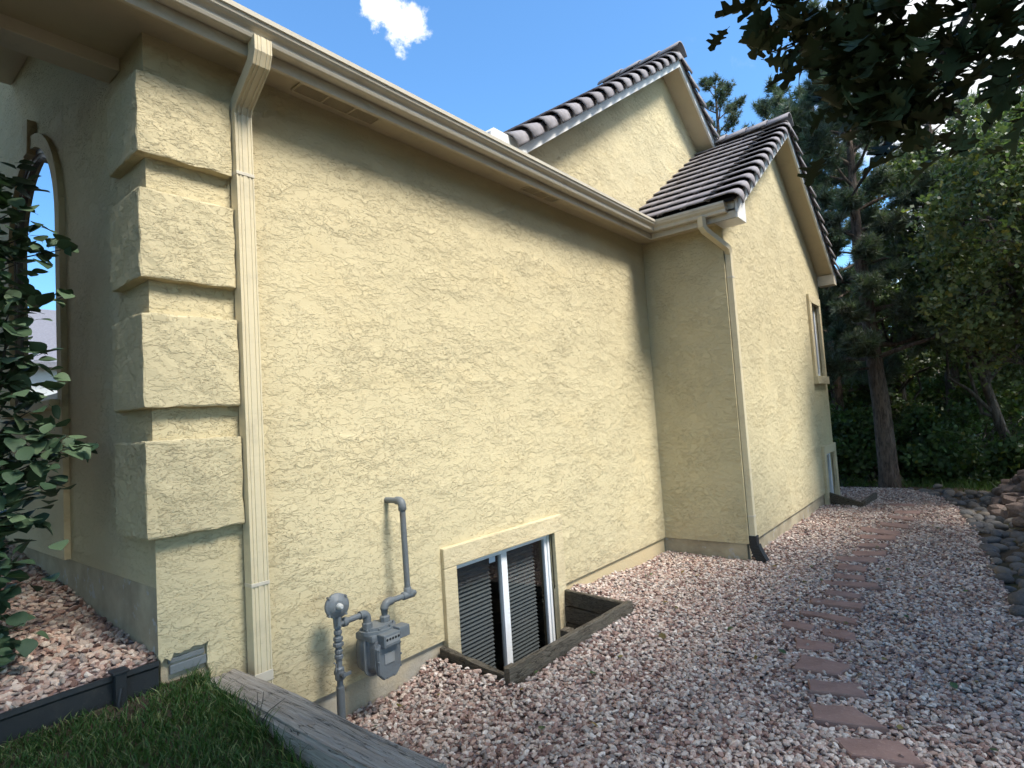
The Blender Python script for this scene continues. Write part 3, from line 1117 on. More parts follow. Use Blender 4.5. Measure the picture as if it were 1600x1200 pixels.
def gable(xp, zp, yr, wall_y, xl, xr, back, rise=0.20, rows=12, step=0.27, field_n=0, right_rows=None, field_y=None, tailL=True):
    """xp,zp: underside peak of the verge board, yr: outer plane of the board"""
    def zr(x):
        return zp - M_ * abs(x - xp)
    up_l, n_l = slope_frame(-1)
    # deck (felt) as the roof part; tiles are its children
    d = MB()
    t0, t1 = rise - 0.035, rise
    d.prism([(xl - 0.05, zr(xl - 0.05) + t0), (xp, zp + t0), (xr + 0.05, zr(xr + 0.05) + t0), (xr + 0.05, zr(xr + 0.05) + t1), (xp, zp + t1), (xl - 0.05, zr(xl - 0.05) + t1)], 'y', yr + 0.004, back)
    roof = hpart(d, 'roof', 'roof_felt')
    for s, xe in ((-1, xl), (1, xr)):
        b = MB()
        if s < 0:
            b.prism([(xe, zr(xe)), (xp, zp), (xp, zp + rise - 0.04), (xe, zr(xe) + rise - 0.04)], 'y', yr, yr + 0.028)
        else:
            b.prism([(xp + 0.001, zp), (xe, zr(xe)), (xe, zr(xe) + rise - 0.04), (xp + 0.001, zp + rise - 0.04)], 'y', yr, yr + 0.028)
        hpart(b, 'verge_board', 'white_trim')
        b = MB()
        b.prism([(xe, zr(xe) + 0.03), (xp, zp + 0.03), (xp, zp + 0.05), (xe, zr(xe) + 0.05)], 'y', yr + 0.030, wall_y + 0.02)
        hpart(b, 'soffit', 'soffit_paint')
    up, nn = slope_frame(-1)
    ey = Vector((0, 1, 0))
    H = Vector((0, 0, 0))
    for s, xe, nr in ((-1, xl, rows), (1, xr, right_rows if right_rows is not None else rows)):
        up, nn = slope_frame(s)
        base = Vector((xe + s * 0.10, yr, zr(xe + s * 0.10) + rise)) + H
        for r in range(nr):
            if s > 0:
                r = rows - 1 - r
            j = random.uniform(-0.006, 0.006)
            put(rake_me, roof, base + up * (r * step + j), up, ey, nn)
            if s < 0 and field_n:
                for f in range(field_n):
                    j = random.uniform(-0.004, 0.004)
                    put(field_me, roof, base + up * (r * step + j) + ey * (0.275 + 0.265 * f) + nn * random.uniform(0, 0.003), up, ey, nn)
    for c_ in range(4):
        o = Vector((xp, yr - 0.05 + c_ * 0.29, zp + rise + 0.062)) + H
        put(cap_me, roof, o, Vector((0, 1, 0)), Vector((-1, 0, 0)), Vector((0, 0, 1)), 'ridge_tile')
    return roof


gable(8.78, 5.20, -1.20, -0.94, 6.14, 11.42, 0.045, 0.185, 12, 0.272, 4)
gable(7.50, 6.08, -0.22, 0.05, 3.70, 11.3, 6.5, 0.185, 17, 0.272, 0, right_rows=6)
w = MB()
w.prism([(6.142, 3.42), (6.43, 3.42), (6.43, 3.650), (6.142, 3.465)], 'y', -1.196, -0.945)
hpart(w, 'eave_return', 'white_trim')
w = MB()
w.prism([(11.20, 3.44), (11.42, 3.44), (11.42, 3.466), (11.20, 3.61)], 'y', -1.196, -0.945)
hpart(w, 'eave_return', 'trim_cream')
w = MB()
w.prism([(3.36, 3.62), (3.80, 3.62), (3.80, 3.665), (3.72, 3.74), (3.40, 3.74), (3.36, 3.70)], 'y', -0.245, 0.04)
hpart(w, 'gutter_end', 'white_trim')
# main roof slope behind the gutter
w = MB()
w.add([(-3, -0.235, 3.60), (6.1, -0.235, 3.60), (6.1, 4.0, 6.37), (-3, 4.0, 6.37), (-3, -0.235, 3.64), (6.1, -0.235, 3.64), (6.1, 4.0, 6.41), (-3, 4.0, 6.41)],
      [(0, 3, 2, 1), (4, 5, 6, 7), (0, 1, 5, 4), (0, 4, 7, 3), (1, 2, 6, 5)])
hpart(w, 'roof', 'roof_tile')


# windows -----------------------------------------------------------
def window_y(x0, x1, z0, z1, yw, tl, tr, tt, tb, proud, mull, slats, name='window'):
    t_ = MB()
    e = 0.004
    t_.box(x0 - tl, x1 + tr, yw - proud, yw + 0.02, z1, z1 + tt, 0.008)
    t_.box(x0 - tl, x0, yw - proud + 0.001, yw + 0.02, z0, z1 - 0.0005, 0.006)
    t_.box(x1, x1 + tr, yw - proud + 0.001, yw + 0.02, z0, z1 - 0.0005, 0.006)
    if tb:
        t_.box(x0 - tl - 0.02, x1 + tr + 0.02, yw - proud - 0.025, yw + 0.02, z0 - tb, z0 - 0.001, 0.008)
    win = hpart(t_, name, 'stucco_trim')
    f = MB()
    b = 0.028
    ya, yb = yw + 0.030, yw + 0.085
    f.box(x0, x0 + b, ya, yb, z0, z1, 0.003)
    f.box(x1 - b, x1, ya, yb, z0, z1, 0.003)
    f.box(x0 + b, x1 - b, ya + 0.001, yb, z1 - b, z1, 0.003)
    f.box(x0 + b, x1 - b, ya + 0.001, yb, z0, z0 + b, 0.003)
    f.build('frame', 'window_white', win)
    xm = (x0 + x1) / 2 if mull else None
    lights = [(x0 + b, xm), (xm, x1 - b)] if mull else [(x0 + b, x1 - b)]
    for li, (a, c_) in enumerate(lights):
        s = MB()
        q = 0.034
        off = 0.004 if li == 0 else 0.012
        s.box(a + 0.001, a + q, ya + off, yb - 0.012, z0 + b, z1 - b, 0.003)
        s.box(c_ - q - (0.010 if mull and li == 0 else 0), c_ - 0.001, ya + off, yb - 0.012, z0 + b, z1 - b, 0.003)
        s.box(a + q, c_ - q, ya + off + 0.001, yb - 0.012, z1 - b - 0.018, z1 - b, 0.002)
        s.box(a + q, c_ - q, ya + off + 0.001, yb - 0.012, z0 + b, z0 + b + 0.018, 0.002)
        s.build('sash', 'window_white', win)
        g_ = MB()
        g_.v = [(a + q - 0.004, ya + 0.028, z0 + b + 0.01), (c_ - q + 0.004, ya + 0.028, z0 + b + 0.01), (c_ - q + 0.004, ya + 0.028, z1 - b - 0.01), (a + q - 0.004, ya + 0.028, z1 - b - 0.01)]
        g_.f = [(0, 1, 2, 3)]
        me = bpy.data.meshes.new('pane')
        me.from_pydata(g_.v, [], g_.f)
        me.materials.append(MATS['glass_dark'])
        link('pane', me, win)
        if slats:
            n_ = int((z1 - z0 - 0.08) / 0.030)
            sm = MB()
            half = (c_ - a) / 2 - q - 0.012
            sm.add([(-half, -0.013, -0.010), (half - 0.035, -0.013, -0.010), (half - 0.035, 0.0, 0.002), (-half, 0.0, 0.002), (half - 0.035, 0.013, 0.010), (-half, 0.013, 0.010)], [(0, 1, 2, 3), (3, 2, 4, 5)])
            me = sm.mesh('blind_slat', 'blind_grey')
            for i in range(n_):
                o = link('blind_slat', me, win)
                o.location = ((a + c_) / 2, yw + 0.135, z0 + 0.05 + i * 0.030)
                o.rotation_euler = (random.uniform(-0.06, 0.06), random.uniform(-0.003, 0.003), 0)
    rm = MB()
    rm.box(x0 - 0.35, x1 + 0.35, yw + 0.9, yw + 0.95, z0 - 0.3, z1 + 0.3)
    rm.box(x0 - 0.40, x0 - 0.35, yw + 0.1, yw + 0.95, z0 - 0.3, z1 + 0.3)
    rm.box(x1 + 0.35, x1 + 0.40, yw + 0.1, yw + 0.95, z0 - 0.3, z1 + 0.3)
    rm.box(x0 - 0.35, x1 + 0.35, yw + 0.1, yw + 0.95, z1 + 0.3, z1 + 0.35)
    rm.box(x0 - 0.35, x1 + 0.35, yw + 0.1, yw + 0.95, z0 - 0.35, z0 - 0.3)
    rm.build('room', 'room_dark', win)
    return win


win = window_y(2.94, 4.14, -0.66, 0.478, 0.0, 0.122, 0.125, 0.14, 0, 0.034, True, True)
win['label'] = 'sliding basement window with grey blinds in the timber pit'
s_ = MB()
s_.box(3.375, 3.445, 0.0535, 0.0550, 0.385, 0.425)
s_.build('sticker', 'sticker', win)
win2 = window_y(10.35, 10.90, 1.86, 3.05, -0.94, 0.14, 0.12, 0.13, 0.13, 0.045, False, False)
win2['label'] = 'upper window of the gable wall'
win3 = window_y(10.40, 11.05, -0.42, 0.60, -0.94, 0.16, 0.13, 0.14, 0, 0.045, False, True)
win3['label'] = 'basement window at the far end of the gable wall'

# arched front window
YC, ZS, RI, RO = 2.01, 2.93, 0.62, 0.71


def arch_pts(r, z0, n=24):
    pts_ = [(YC - r, z0)]
    pts_ += [(YC - r * math.cos(math.pi * i / n), ZS + r * math.sin(math.pi * i / n)) for i in range(n + 1)]
    pts_ += [(YC + r, z0)]
    return pts_


w = MB()
inn, out = arch_pts(RI, 1.76), arch_pts(RO, 1.76)
n_ = len(inn)
vs = [(1.018, *p) for p in inn] + [(1.018, *p) for p in out] + [(1.10, *p) for p in inn] + [(1.06, *p) for p in out]
fs = []
for i in range(n_ - 1):
    fs += [(i, i + 1, n_ + i + 1, n_ + i), (i, 2 * n_ + i, 2 * n_ + i + 1, i + 1), (n_ + i, n_ + i + 1, 3 * n_ + i + 1, 3 * n_ + i)]
w.add(vs, fs)
w.box(1.018, 1.16, YC - RO, YC + RO, 0.815, 1.7595)
# plaster between the square opening and the arch
top = [(1.049, *p) for p in inn[1:-1]]
cL, cR = (1.049, 1.33, 3.60), (1.049, 2.69, 3.60)
top = [(1.049, 1.33, 2.93)] + top + [(1.049, 2.69, 2.93)]
hm = len(top) // 2
w.add([cL] + top[:hm + 1], [(0, i + 1, i + 2) for i in range(hm)])
w.add([cR] + top[hm:], [(0, i + 1, i + 2) for i in range(len(top) - hm - 1)])
w.add([cL, top[hm], cR], [(0, 1, 2)])
aw = hpart(w, 'window', 'stucco_trim', label='arched front window with a keystone')
w = MB()
w.prism([(YC - 0.05, ZS + RI - 0.03), (YC + 0.05, ZS + RI - 0.03), (YC + 0.075, ZS + RI + 0.20), (YC - 0.075, ZS + RI + 0.20)], 'x', 1.0, 1.05)
w.build('keystone', 'stucco_trim', aw)
w = MB()
w.box(0.965, 1.12, YC - RI - 0.05, YC + RI + 0.05, 1.72, 1.775, 0.006)
w.build('sill', 'stucco_trim', aw)
w = MB()
i2 = arch_pts(RI - 0.03, 1.80)
i1 = arch_pts(RI + 0.01, 1.76)
vs = [(1.050, *p) for p in i1] + [(1.050, *p) for p in i2] + [(1.09, *p) for p in i2]
fs = []
for i in range(n_ - 1):
    fs += [(i, i + 1, n_ + i + 1, n_ + i), (n_ + i, n_ + i + 1, 2 * n_ + i + 1, 2 * n_ + i)]
w.add(vs, fs)
i3 = arch_pts(RI - 0.055, 1.82)
vs = [(1.060, *p) for p in arch_pts(RI - 0.025, 1.80)] + [(1.060, *p) for p in i3] + [(1.09, *p) for p in i3]
w.add(vs, fs)
w.box(1.055, 1.10, YC - RI, YC + RI, 1.765, 1.83, 0.004)
w.build('frame', 'window_bronze', aw)
w = MB()
w.add([(1.075, *p) for p in arch_pts(RI - 0.02, 1.78)], [tuple(range(n_))])
w.build('pane', 'glass_coated', aw)

# ================================================================== OBJECTS
def plank(p, q, z_p, z_q, h, th, mat, name, parent, jag=0.004):
    """board from p to q (x, y), top heights z_p, z_q"""
    a, b = Vector((*p, z_p)), Vector((*q, z_q))
    d = (b - a).normalized()
    s = Vector((0, 0, 1)).cross(d).normalized() * th / 2
    n_ = 7
    mb = MB()
    prof_ = [(-1, -1), (-1, -0.12), (-0.85, 0), (0.85, 0), (1, -0.12), (1, -1)]
    vs_ = []
    for i in range(n_):
        c_ = a.lerp(b, i / (n_ - 1))
        for sx, sz in prof_:
            zz = sz * h if sz == -1 else sz * 0.05
            vs_.append(c_ + s * sx + Vector((random.uniform(-jag, jag) * 0.5, random.uniform(-jag, jag) * 0.5, zz + (random.uniform(-jag, jag) if sz > -1 else 0))))
    m_ = len(prof_)
    fs_ = [(i * m_ + j, i * m_ + (j + 1) % m_, (i + 1) * m_ + (j + 1) % m_, (i + 1) * m_ + j) for i in range(n_ - 1) for j in range(m_)]
    fs_ += [tuple(range(m_ - 1, -1, -1)), tuple((n_ - 1) * m_ + j for j in range(m_))]
    mb.add(vs_, fs_)
    o = mb.build(name, mat, parent)
    o.location = -Vector(parent.location)
    return o


well = empty('window_well', (3.45, -0.35, -0.15))
tag(well, 'weathered timber box round the near basement window', 'window well')
plank((2.785, -0.005), (2.765, -0.625), -0.035, -0.085, 0.125, 0.045, 'well_wood_cross', 'board', well)
plank((2.70, -0.645), (4.165, -0.70), -0.012, -0.004, 0.135, 0.045, 'well_wood', 'board', well)
plank((4.255, -0.005), (4.125, -0.672), -0.030, -0.012, 0.125, 0.042, 'well_wood_cross', 'board', well)
for kx in range(1, 6):
    dz = -0.135 * kx
    plank((2.775, 0.0), (2.745, -0.60), -0.05 + dz, -0.09 + dz, 0.125, 0.04, 'well_wood_cross', 'board', well)
    plank((2.74, -0.645), (4.135, -0.69), -0.018 + dz, -0.012 + dz, 0.13, 0.04, 'well_wood', 'board', well)
    plank((4.245, 0.0), (4.125, -0.66), -0.035 + dz, -0.018 + dz, 0.125, 0.038, 'well_wood_cross', 'board', well)
w = MB()
w.box(4.00, 4.09, -0.20, -0.12, -0.80, -0.28, 0.006)
o = w.build('post', 'well_wood', well)
o.location = -Vector(well.location)
w = MB()
w.box(2.80, 2.88, -0.60, -0.53, -0.80, -0.06, 0.006)
o = w.build('post', 'well_wood', well)
o.location = -Vector(well.location)
w = MB()
w.add([(2.7, -0.72, -0.80), (4.3, -0.72, -0.80), (4.3, 0.06, -0.80), (2.7, 0.06, -0.80)], [(0, 1, 2, 3)])
o = w.build('pit_floor', 'soil', well)
o.location = -Vector(well.location)

well2 = empty('window_well', (10.3, -1.15, -0.17))
tag(well2, 'low dark timber board slanting out from the far basement window', 'window well')
plank((10.36, -0.95), (10.16, -1.47), 0.01, -0.12, 0.20, 0.05, 'well_wood_cross', 'board', well2)
plank((10.18, -1.46), (11.10, -1.50), -0.09, -0.09, 0.14, 0.05, 'well_wood', 'board', well2)

# ---------------- gas meter
meter = empty('gas_meter', (2.1, -0.15, 0))
tag(meter, 'grey gas meter with regulator and pipes on the stucco wall', 'gas meter')


def mpart(mb, name, mat, parent=None):
    o = mb.build(name, mat, parent or meter)
    if parent is None:
        o.location = -Vector(meter.location)
    return o


def arc(c_, a0, a1, r, ex, ez, n_=6):
    ex, ez, c_ = Vector(ex), Vector(ez), Vector(c_)
    return [c_ + (ex * math.cos(a0 + (a1 - a0) * i / n_) + ez * math.sin(a0 + (a1 - a0) * i / n_)) * r for i in range(n_ + 1)]


PX, PY = 1.885, -0.15
w = MB()
w.tube([(PX, PY, -0.24), (PX, PY, 0.085)], 0.022)
w.tube([(PX, PY, 0.085), (PX, PY, 0.095), (PX, PY, 0.40)], [0.022, 0.0165, 0.0165])
mpart(w, 'service_pipe', 'pipe_grey')
w = MB()
w.tube([(PX, PY, 0.12), (PX, PY, 0.128), (PX, PY, 0.185), (PX, PY, 0.193)], [0.018, 0.026, 0.026, 0.018], 8, smooth=False)
w.tube([(PX, PY - 0.045, 0.158), (PX, PY + 0.03, 0.158)], [0.016, 0.018], 10)
w.box(PX - 0.012, PX + 0.040, PY - 0.052, PY - 0.044, 0.150, 0.168, 0.002)
w.tube([(PX - 0.030, PY - 0.01, 0.175), (PX - 0.026, PY - 0.01, 0.215), (PX - 0.034, PY, 0.225)], 0.004, 6)
mpart(w, 'shutoff_valve', 'pipe_grey')
for z, r_ in ((0.235, 0.0235), (0.262, 0.021), (0.30, 0.029), (0.33, 0.026), (0.365, 0.022)):
    w = MB()
    w.tube([(PX, PY, z), (PX, PY, z + 0.004), (PX, PY, z + 0.020), (PX, PY, z + 0.024)], [r_ * 0.85, r_, r_, r_ * 0.85], 6 if r_ > 0.025 else 12, smooth=False)
    mpart(w, 'coupling', 'pipe_grey')
# regulator
w = MB()
ax = Vector((-0.22, -0.97, 0.10)).normalized()
rc = Vector((PX - 0.002, PY - 0.005, 0.520))
w.tube([rc + ax * t_ for t_ in (-0.045, -0.035, -0.010, -0.009, 0.009, 0.010, 0.022, 0.030)], [0.030, 0.050, 0.060, 0.067, 0.067, 0.060, 0.050, 0.030], 24)
w.tube([(PX, PY, 0.40), (PX, PY, 0.475)], [0.021, 0.024], 12)
w.tube([rc + ax * 0.02 + Vector((0.0, 0, -0.06)), rc + ax * 0.02 + Vector((0, 0, -0.105))], 0.012, 10)
uu = ax.cross(Vector((0, 0, 1))).normalized()
vv = uu.cross(ax)
for i in range(4):
    a = 2 * math.pi * i / 4 + 0.85
    p = rc + (uu * math.cos(a) + vv * math.sin(a)) * 0.066
    w.tube([p - ax * 0.018, p + ax * 0.018], 0.0065, 6, smooth=False)
reg = mpart(w, 'regulator', 'meter_grey')
w = MB()
w.tube([rc + ax * 0.028, rc + ax * 0.056, rc + ax * 0.060, rc + ax * 0.072], [0.017, 0.016, 0.012, 0.008], 12)
mpart(w, 'regulator_cap', 'bare_steel')
# inlet pipe
w = MB()
w.tube([(PX, PY, 0.415), (PX + 0.05, PY, 0.420), (2.045, PY, 0.422)], [0.018, 0.0165, 0.0165])
mpart(w, 'inlet_pipe', 'pipe_grey')
w = MB()
w.tube([(PX + 0.030, PY, 0.419), (PX + 0.034, PY, 0.419), (PX + 0.058, PY, 0.419), (PX + 0.062, PY, 0.419)], [0.02, 0.026, 0.026, 0.02], 10)
mpart(w, 'coupling', 'pipe_grey')
w = MB()
w.tube([(2.030, PY, 0.422)] + arc((2.05, PY, 0.392), math.pi / 2, 0, 0.030, (1, 0, 0), (0, 0, 1)) + [(2.08, PY, 0.372)], 0.0235)
w.tube([(2.08, PY, 0.375), (2.08, PY, 0.368), (2.08, PY, 0.335), (2.08, PY, 0.320)], [0.02, 0.030, 0.030, 0.02], 8, smooth=False)
mpart(w, 'elbow', 'pipe_grey')


def rounded(x0, x1, z0, z1, r, n_=4):
    o = []
    for cx, cz, a0 in ((x1 - r, z1 - r, 0), (x0 + r, z1 - r, 90), (x0 + r, z0 + r, 180), (x1 - r, z0 + r, 270)):
        o += [(cx + r * math.cos(math.radians(a0 + 90 * i / n_)), cz + r * math.sin(math.radians(a0 + 90 * i / n_))) for i in range(n_ + 1)]
    return o


def loft(mb, outlines, ys_, smooth_=False):
    n_ = len(outlines[0])
    vs_ = [(x, y, z) for o, y in zip(outlines, ys_) for x, z in o]
    fs_ = [(i * n_ + j, i * n_ + (j + 1) % n_, (i + 1) * n_ + (j + 1) % n_, (i + 1) * n_ + j) for i in range(len(ys_) - 1) for j in range(n_)]
    fs_ += [tuple(range(n_)), tuple((len(ys_) - 1) * n_ + j for j in range(n_ - 1, -1, -1))]
    mb.add(vs_, fs_, smooth_)


w = MB()
loft(w, [rounded(2.075, 2.215, 0.11, 0.27, 0.05), rounded(2.05, 2.24, 0.085, 0.29, 0.055), rounded(2.045, 2.245, 0.08, 0.295, 0.055), rounded(2.045, 2.245, 0.08, 0.295, 0.055)], [-0.055, -0.075, -0.11, -0.155], True)
loft(w, [rounded(2.037, 2.253, 0.070, 0.305, 0.055), rounded(2.037, 2.253, 0.070, 0.305, 0.055)], [-0.155, -0.168])
loft(w, [rounded(2.052, 2.238, 0.088, 0.29, 0.05), rounded(2.057, 2.233, 0.092, 0.285, 0.045), rounded(2.057, 2.233, 0.092, 0.285, 0.045)], [-0.168, -0.19, -0.238])
w.box(2.05, 2.24, -0.23, -0.07, 0.270, 0.312, 0.012)
body = mpart(w, 'meter_case', 'meter_grey')
w = MB()
oc = [(2.065, 0.098), (2.10, 0.062), (2.19, 0.062), (2.225, 0.098), (2.23, 0.24), (2.212, 0.262), (2.078, 0.262), (2.06, 0.24)]
loft(w, [oc, oc, [(2.145 + (x - 2.145) * 0.92, 0.162 + (z - 0.162) * 0.94) for x, z in oc]], [-0.238, -0.252, -0.259])
for x, z in ((2.072, 0.105), (2.218, 0.105), (2.067, 0.17), (2.223, 0.17), (2.12, 0.07), (2.17, 0.07), (2.07, 0.235), (2.22, 0.235)):
    w.tube([(x, -0.25, z), (x, -0.264, z)], 0.006, 6, smooth=False)
mpart(w, 'front_cover', 'meter_grey')
w = MB()
w.box(2.105, 2.175, -0.2635, -0.257, 0.145, 0.205, 0.002)
mpart(w, 'name_plate', 'meter_face')
w = MB()
el = [(2.15 + 0.115 * math.cos(2 * math.pi * i / 24), -0.15 + 0.088 * math.sin(2 * math.pi * i / 24)) for i in range(24)]
w.prism(el, 'z', 0.306, 0.326)
w.prism([(2.15 + (x - 2.15) * 0.8, -0.15 + (y + 0.15) * 0.75) for x, y in el], 'z', 0.326, 0.340)
for i in range(8):
    a = 2 * math.pi * (i + 0.5) / 8
    x, y = 2.15 + 0.100 * math.cos(a), -0.15 + 0.075 * math.sin(a)
    w.tube([(x, y, 0.32), (x, y, 0.338)], 0.007, 6, smooth=False)
mpart(w, 'top_plate', 'meter_grey')
w = MB()
w.box(2.085, 2.200, -0.292, -0.225, 0.245, 0.315, 0.006)
w.box(2.202, 2.278, -0.285, -0.215, 0.262, 0.325, 0.006)
idx = mpart(w, 'index_box', 'meter_grey')
w = MB()
w.box(2.095, 2.192, -0.2945, -0.291, 0.262, 0.303)
w.build('dial_window', 'meter_face', idx)
w = MB()
for i in range(5):
    x = 2.104 + i * 0.020
    w.tube([(x, -0.2948, 0.288), (x, -0.2960, 0.288)], 0.0075, 12)
w.build('dial', 'black_plastic', idx)
# outlet
w = MB()
w.tube([(2.205, PY, 0.325), (2.205, PY, 0.335), (2.205, PY, 0.368), (2.205, PY, 0.375)], [0.02, 0.030, 0.030, 0.02], 8, smooth=False)
w.tube([(2.205, PY, 0.37), (2.205, PY, 0.408)] + arc((2.240, PY, 0.408), math.pi, math.pi / 2, 0.035, (1, 0, 0), (0, 0, 1)) + [(2.262, PY, 0.443)], [0.0165, 0.0215] + [0.0245] * 7 + [0.0245])
mpart(w, 'elbow', 'pipe_grey')
w = MB()
w.tube([(2.255, PY, 0.443), (2.375, PY, 0.443)], 0.0175)
mpart(w, 'outlet_pipe', 'pipe_grey')
w = MB()
w.tube([(2.345, PY, 0.443), (2.349, PY, 0.443), (2.43, PY, 0.443), (2.434, PY, 0.443)], [0.019, 0.0245, 0.0245, 0.019])
w.tube([(2.434, PY, 0.443), (2.448, PY, 0.443)], 0.016, 6, smooth=False)
w.tube([(2.388, PY, 0.443), (2.388, PY, 0.485), (2.388, PY, 0.49)], [0.0245, 0.0245, 0.019])
mpart(w, 'tee', 'pipe_grey')
w = MB()
w.tube([(2.388, PY, 0.48), (2.380, PY, 0.985)], 0.0185)
mpart(w, 'riser_pipe', 'pipe_grey')
w = MB()
w.tube([(2.380, PY, 0.955), (2.380, PY, 0.96), (2.380, PY, 0.985)] + arc((2.380, PY + 0.032, 0.985), math.pi, math.pi / 2, 0.032, (0, 1, 0), (0, 0, 1)) + [(2.379, PY + 0.05, 1.017)], [0.019, 0.0255] + [0.0255] * 9)
w.tube([(2.379, PY + 0.04, 1.017), (2.378, 0.03, 1.017)], 0.0185)
mpart(w, 'elbow', 'pipe_grey')

# ---------------- flagstones
names = ['nearest the camera', 'second', 'third', 'fourth', 'fifth', 'sixth', 'seventh', 'eighth', 'ninth', 'tenth', 'eleventh', 'twelfth', 'thirteenth', 'fourteenth',
         'fifteenth', 'sixteenth', 'seventeenth', 'eighteenth', 'nineteenth', 'twentieth', 'twenty-first', 'farthest']
for i, q in enumerate(FLAGS):
    cx, cy = sum(p[0] for p in q) / 4, sum(p[1] for p in q) / 4
    pts2 = []
    for a, b in zip(q, q[1:] + q[:1]):
        for t_ in (0.0, 0.3, 0.62):
            px, py = a[0] + (b[0] - a[0]) * t_, a[1] + (b[1] - a[1]) * t_
            jj = 0.010 if t_ else 0.004
            pts2.append((px + random.uniform(-jj, jj), py + random.uniform(-jj, jj)))
    tz = gravel_z(cx, cy) + 0.026 + random.uniform(0, 0.006)
    tx_, ty_ = random.uniform(-0.02, 0.03), random.uniform(-0.03, 0.02)

    def zt(p):
        return tz + (p[0] - cx) * tx_ + (p[1] - cy) * ty_
    n_ = len(pts2)
    ins = [(cx + (p[0] - cx) * 0.955, cy + (p[1] - cy) * 0.955) for p in pts2]
    vs = [(p[0] - cx, p[1] - cy, zt(p) - 0.05 - tz) for p in pts2] + [(p[0] - cx, p[1] - cy, zt(p) - 0.006 - tz) for p in pts2] + [(p[0] - cx, p[1] - cy, zt(p) - tz) for p in ins]
    fs = [(a * n_ + j, a * n_ + (j + 1) % n_, (a + 1) * n_ + (j + 1) % n_, (a + 1) * n_ + j) for a in (0, 1) for j in range(n_)] + [tuple(2 * n_ + j for j in range(n_))]
    mb = MB()
    mb.add(vs, fs)
    o = mb.build('stepping_stone', 'flagstone')
    o.location = (cx, cy, tz)
    lab = ('red sandstone stepping stone nearest the camera' if i == 0 else 'red sandstone stepping stone farthest along the path' if i == 21 else
           '%s red sandstone stepping stone counted from the bottom of the picture' % names[i])
    tag(o, lab, 'stepping stone', 'stepping stones across the gravel')

n = 70
P = np.array([(x, y, gravel_z(x, y) + 0.028) for x, y in zip(RNG.uniform(1.6, 9, 400), RNG.uniform(-3.2, -0.1, 400)) if in_gravel(x, y, -0.05) and not flag_hit(x, y)][:n])
N = unit(RNG.normal(size=(n, 3)) * 0.35 + np.array([0, 0, 1.0]))
U, W = frames(N)
T = np.array([(2.6, 1.35, 1.0), (1.7, 1.0, 0.9), (3.2, 2.0, 1.6), (0.9, 1.1, 1.0)])[RNG.integers(0, 4, n)] * RNG.uniform(0.6, 1.1, (n, 1))
V, F, T = scatter(P, U, W, N, RNG.uniform(0.025, 0.065, n), OVAL_T, OVAL_F, T)
o = np_mesh('leaf_litter', V, F, 'oak_leaf', T)
tag(o, 'few dry brown leaves fallen on the gravel path', 'leaves', kind='stuff')

# ---------------- landscape timber and edging
bm = bmesh.new()
bmesh.ops.create_cube(bm, size=1)
for v_ in bm.verts:
    v_.co = Vector((v_.co.x * 0.185, v_.co.y * 1.47, v_.co.z * 0.175))
bmesh.ops.bevel(bm, geom=[e for e in bm.edges if abs((e.verts[0].co - e.verts[1].co).y) > 1], offset=0.016, segments=3, affect='EDGES')
bmesh.ops.subdivide_edges(bm, edges=[e for e in bm.edges if e.calc_length() > 1], cuts=40)
bmesh.ops.subdivide_edges(bm, edges=[e for e in bm.edges if e.calc_length() > 0.12], cuts=7, use_grid_fill=True)
for v_ in bm.verts:
    p = v_.co
    gr_ = math.sin(p.x * 95 + 2 * math.sin(p.y * 3.1)) * 0.0022 + math.sin(p.x * 210 + p.y * 5) * 0.0012
    if p.z > 0.05:
        p.z += gr_ + 0.004 * math.sin(p.y * 4.2 + 1)
        cr = abs(p.x - 0.018 * math.sin(p.y * 2.3 + 0.4) + 0.02)
        p.z -= 0.012 * max(0, 1 - cr / 0.010) * (1 if math.sin(p.y * 3.0) > -0.3 else 0)
    p.x += 0.006 * math.sin(p.y * 5.1) * (1 if p.x > 0 else 0.7) + random.uniform(-0.0012, 0.0012)
    if p.y < -0.70:
        p.y += random.uniform(-0.006, 0.006) + 0.03 * max(0, p.x)
w = MB()
w.bm(bm, False)
o = w.build('landscape_timber', 'timber_wood')
o.location = (1.312, -0.745, 0.248)
tag(o, 'weathered grey landscape timber beside the lawn', 'timber')
bm = bmesh.new()
bmesh.ops.create_cube(bm, size=1)
for v_ in bm.verts:
    v_.co = Vector((v_.co.x * 0.185, v_.co.y * 1.47, v_.co.z * 0.40))
bmesh.ops.bevel(bm, geom=bm.edges[:], offset=0.012, segments=2, affect='EDGES')
w = MB()
w.bm(bm)
o = w.build('landscape_timber', 'timber_wood')
o.location = (1.325, -0.74, -0.045)
tag(o, 'lower timber course under the weathered grey landscape timber', 'timber')

edg = empty('lawn_edging', (0.3, 0.0, 0.40))
tag(edg, 'black plastic edging between lawn and gravel bed', 'edging')
w = MB()
path = [(-3.0, 0.10, 0.445), (-0.5, 0.055, 0.455), (0.2, 0.035, 0.462), (0.508, 0.028, 0.478), (0.70, 0.018, 0.486), (0.89, 0.004, 0.490), (1.042, -0.016, 0.496)]
vs, fs = [], []
for x, y, z in path:
    vs += [(x, y, z), (x, y - 0.010, z), (x, y - 0.012, z - 0.02), (x, y - 0.005, z - 0.03), (x, y - 0.005, z - 0.17), (x, y + 0.003, z - 0.17)]
for i in range(len(path) - 1):
    fs += [(i * 6 + j, i * 6 + (j + 1) % 6, (i + 1) * 6 + (j + 1) % 6, (i + 1) * 6 + j) for j in range(6)]
fs += [tuple(range(6)), tuple((len(path) - 1) * 6 + j for j in range(5, -1, -1))]
w.add(vs, fs)
o = w.build('strip', 'black_plastic', edg)
o.location = -Vector(edg.location)
w = MB()
w.box(0.868, 0.912, -0.045, -0.006, 0.26, 0.502, 0.006)
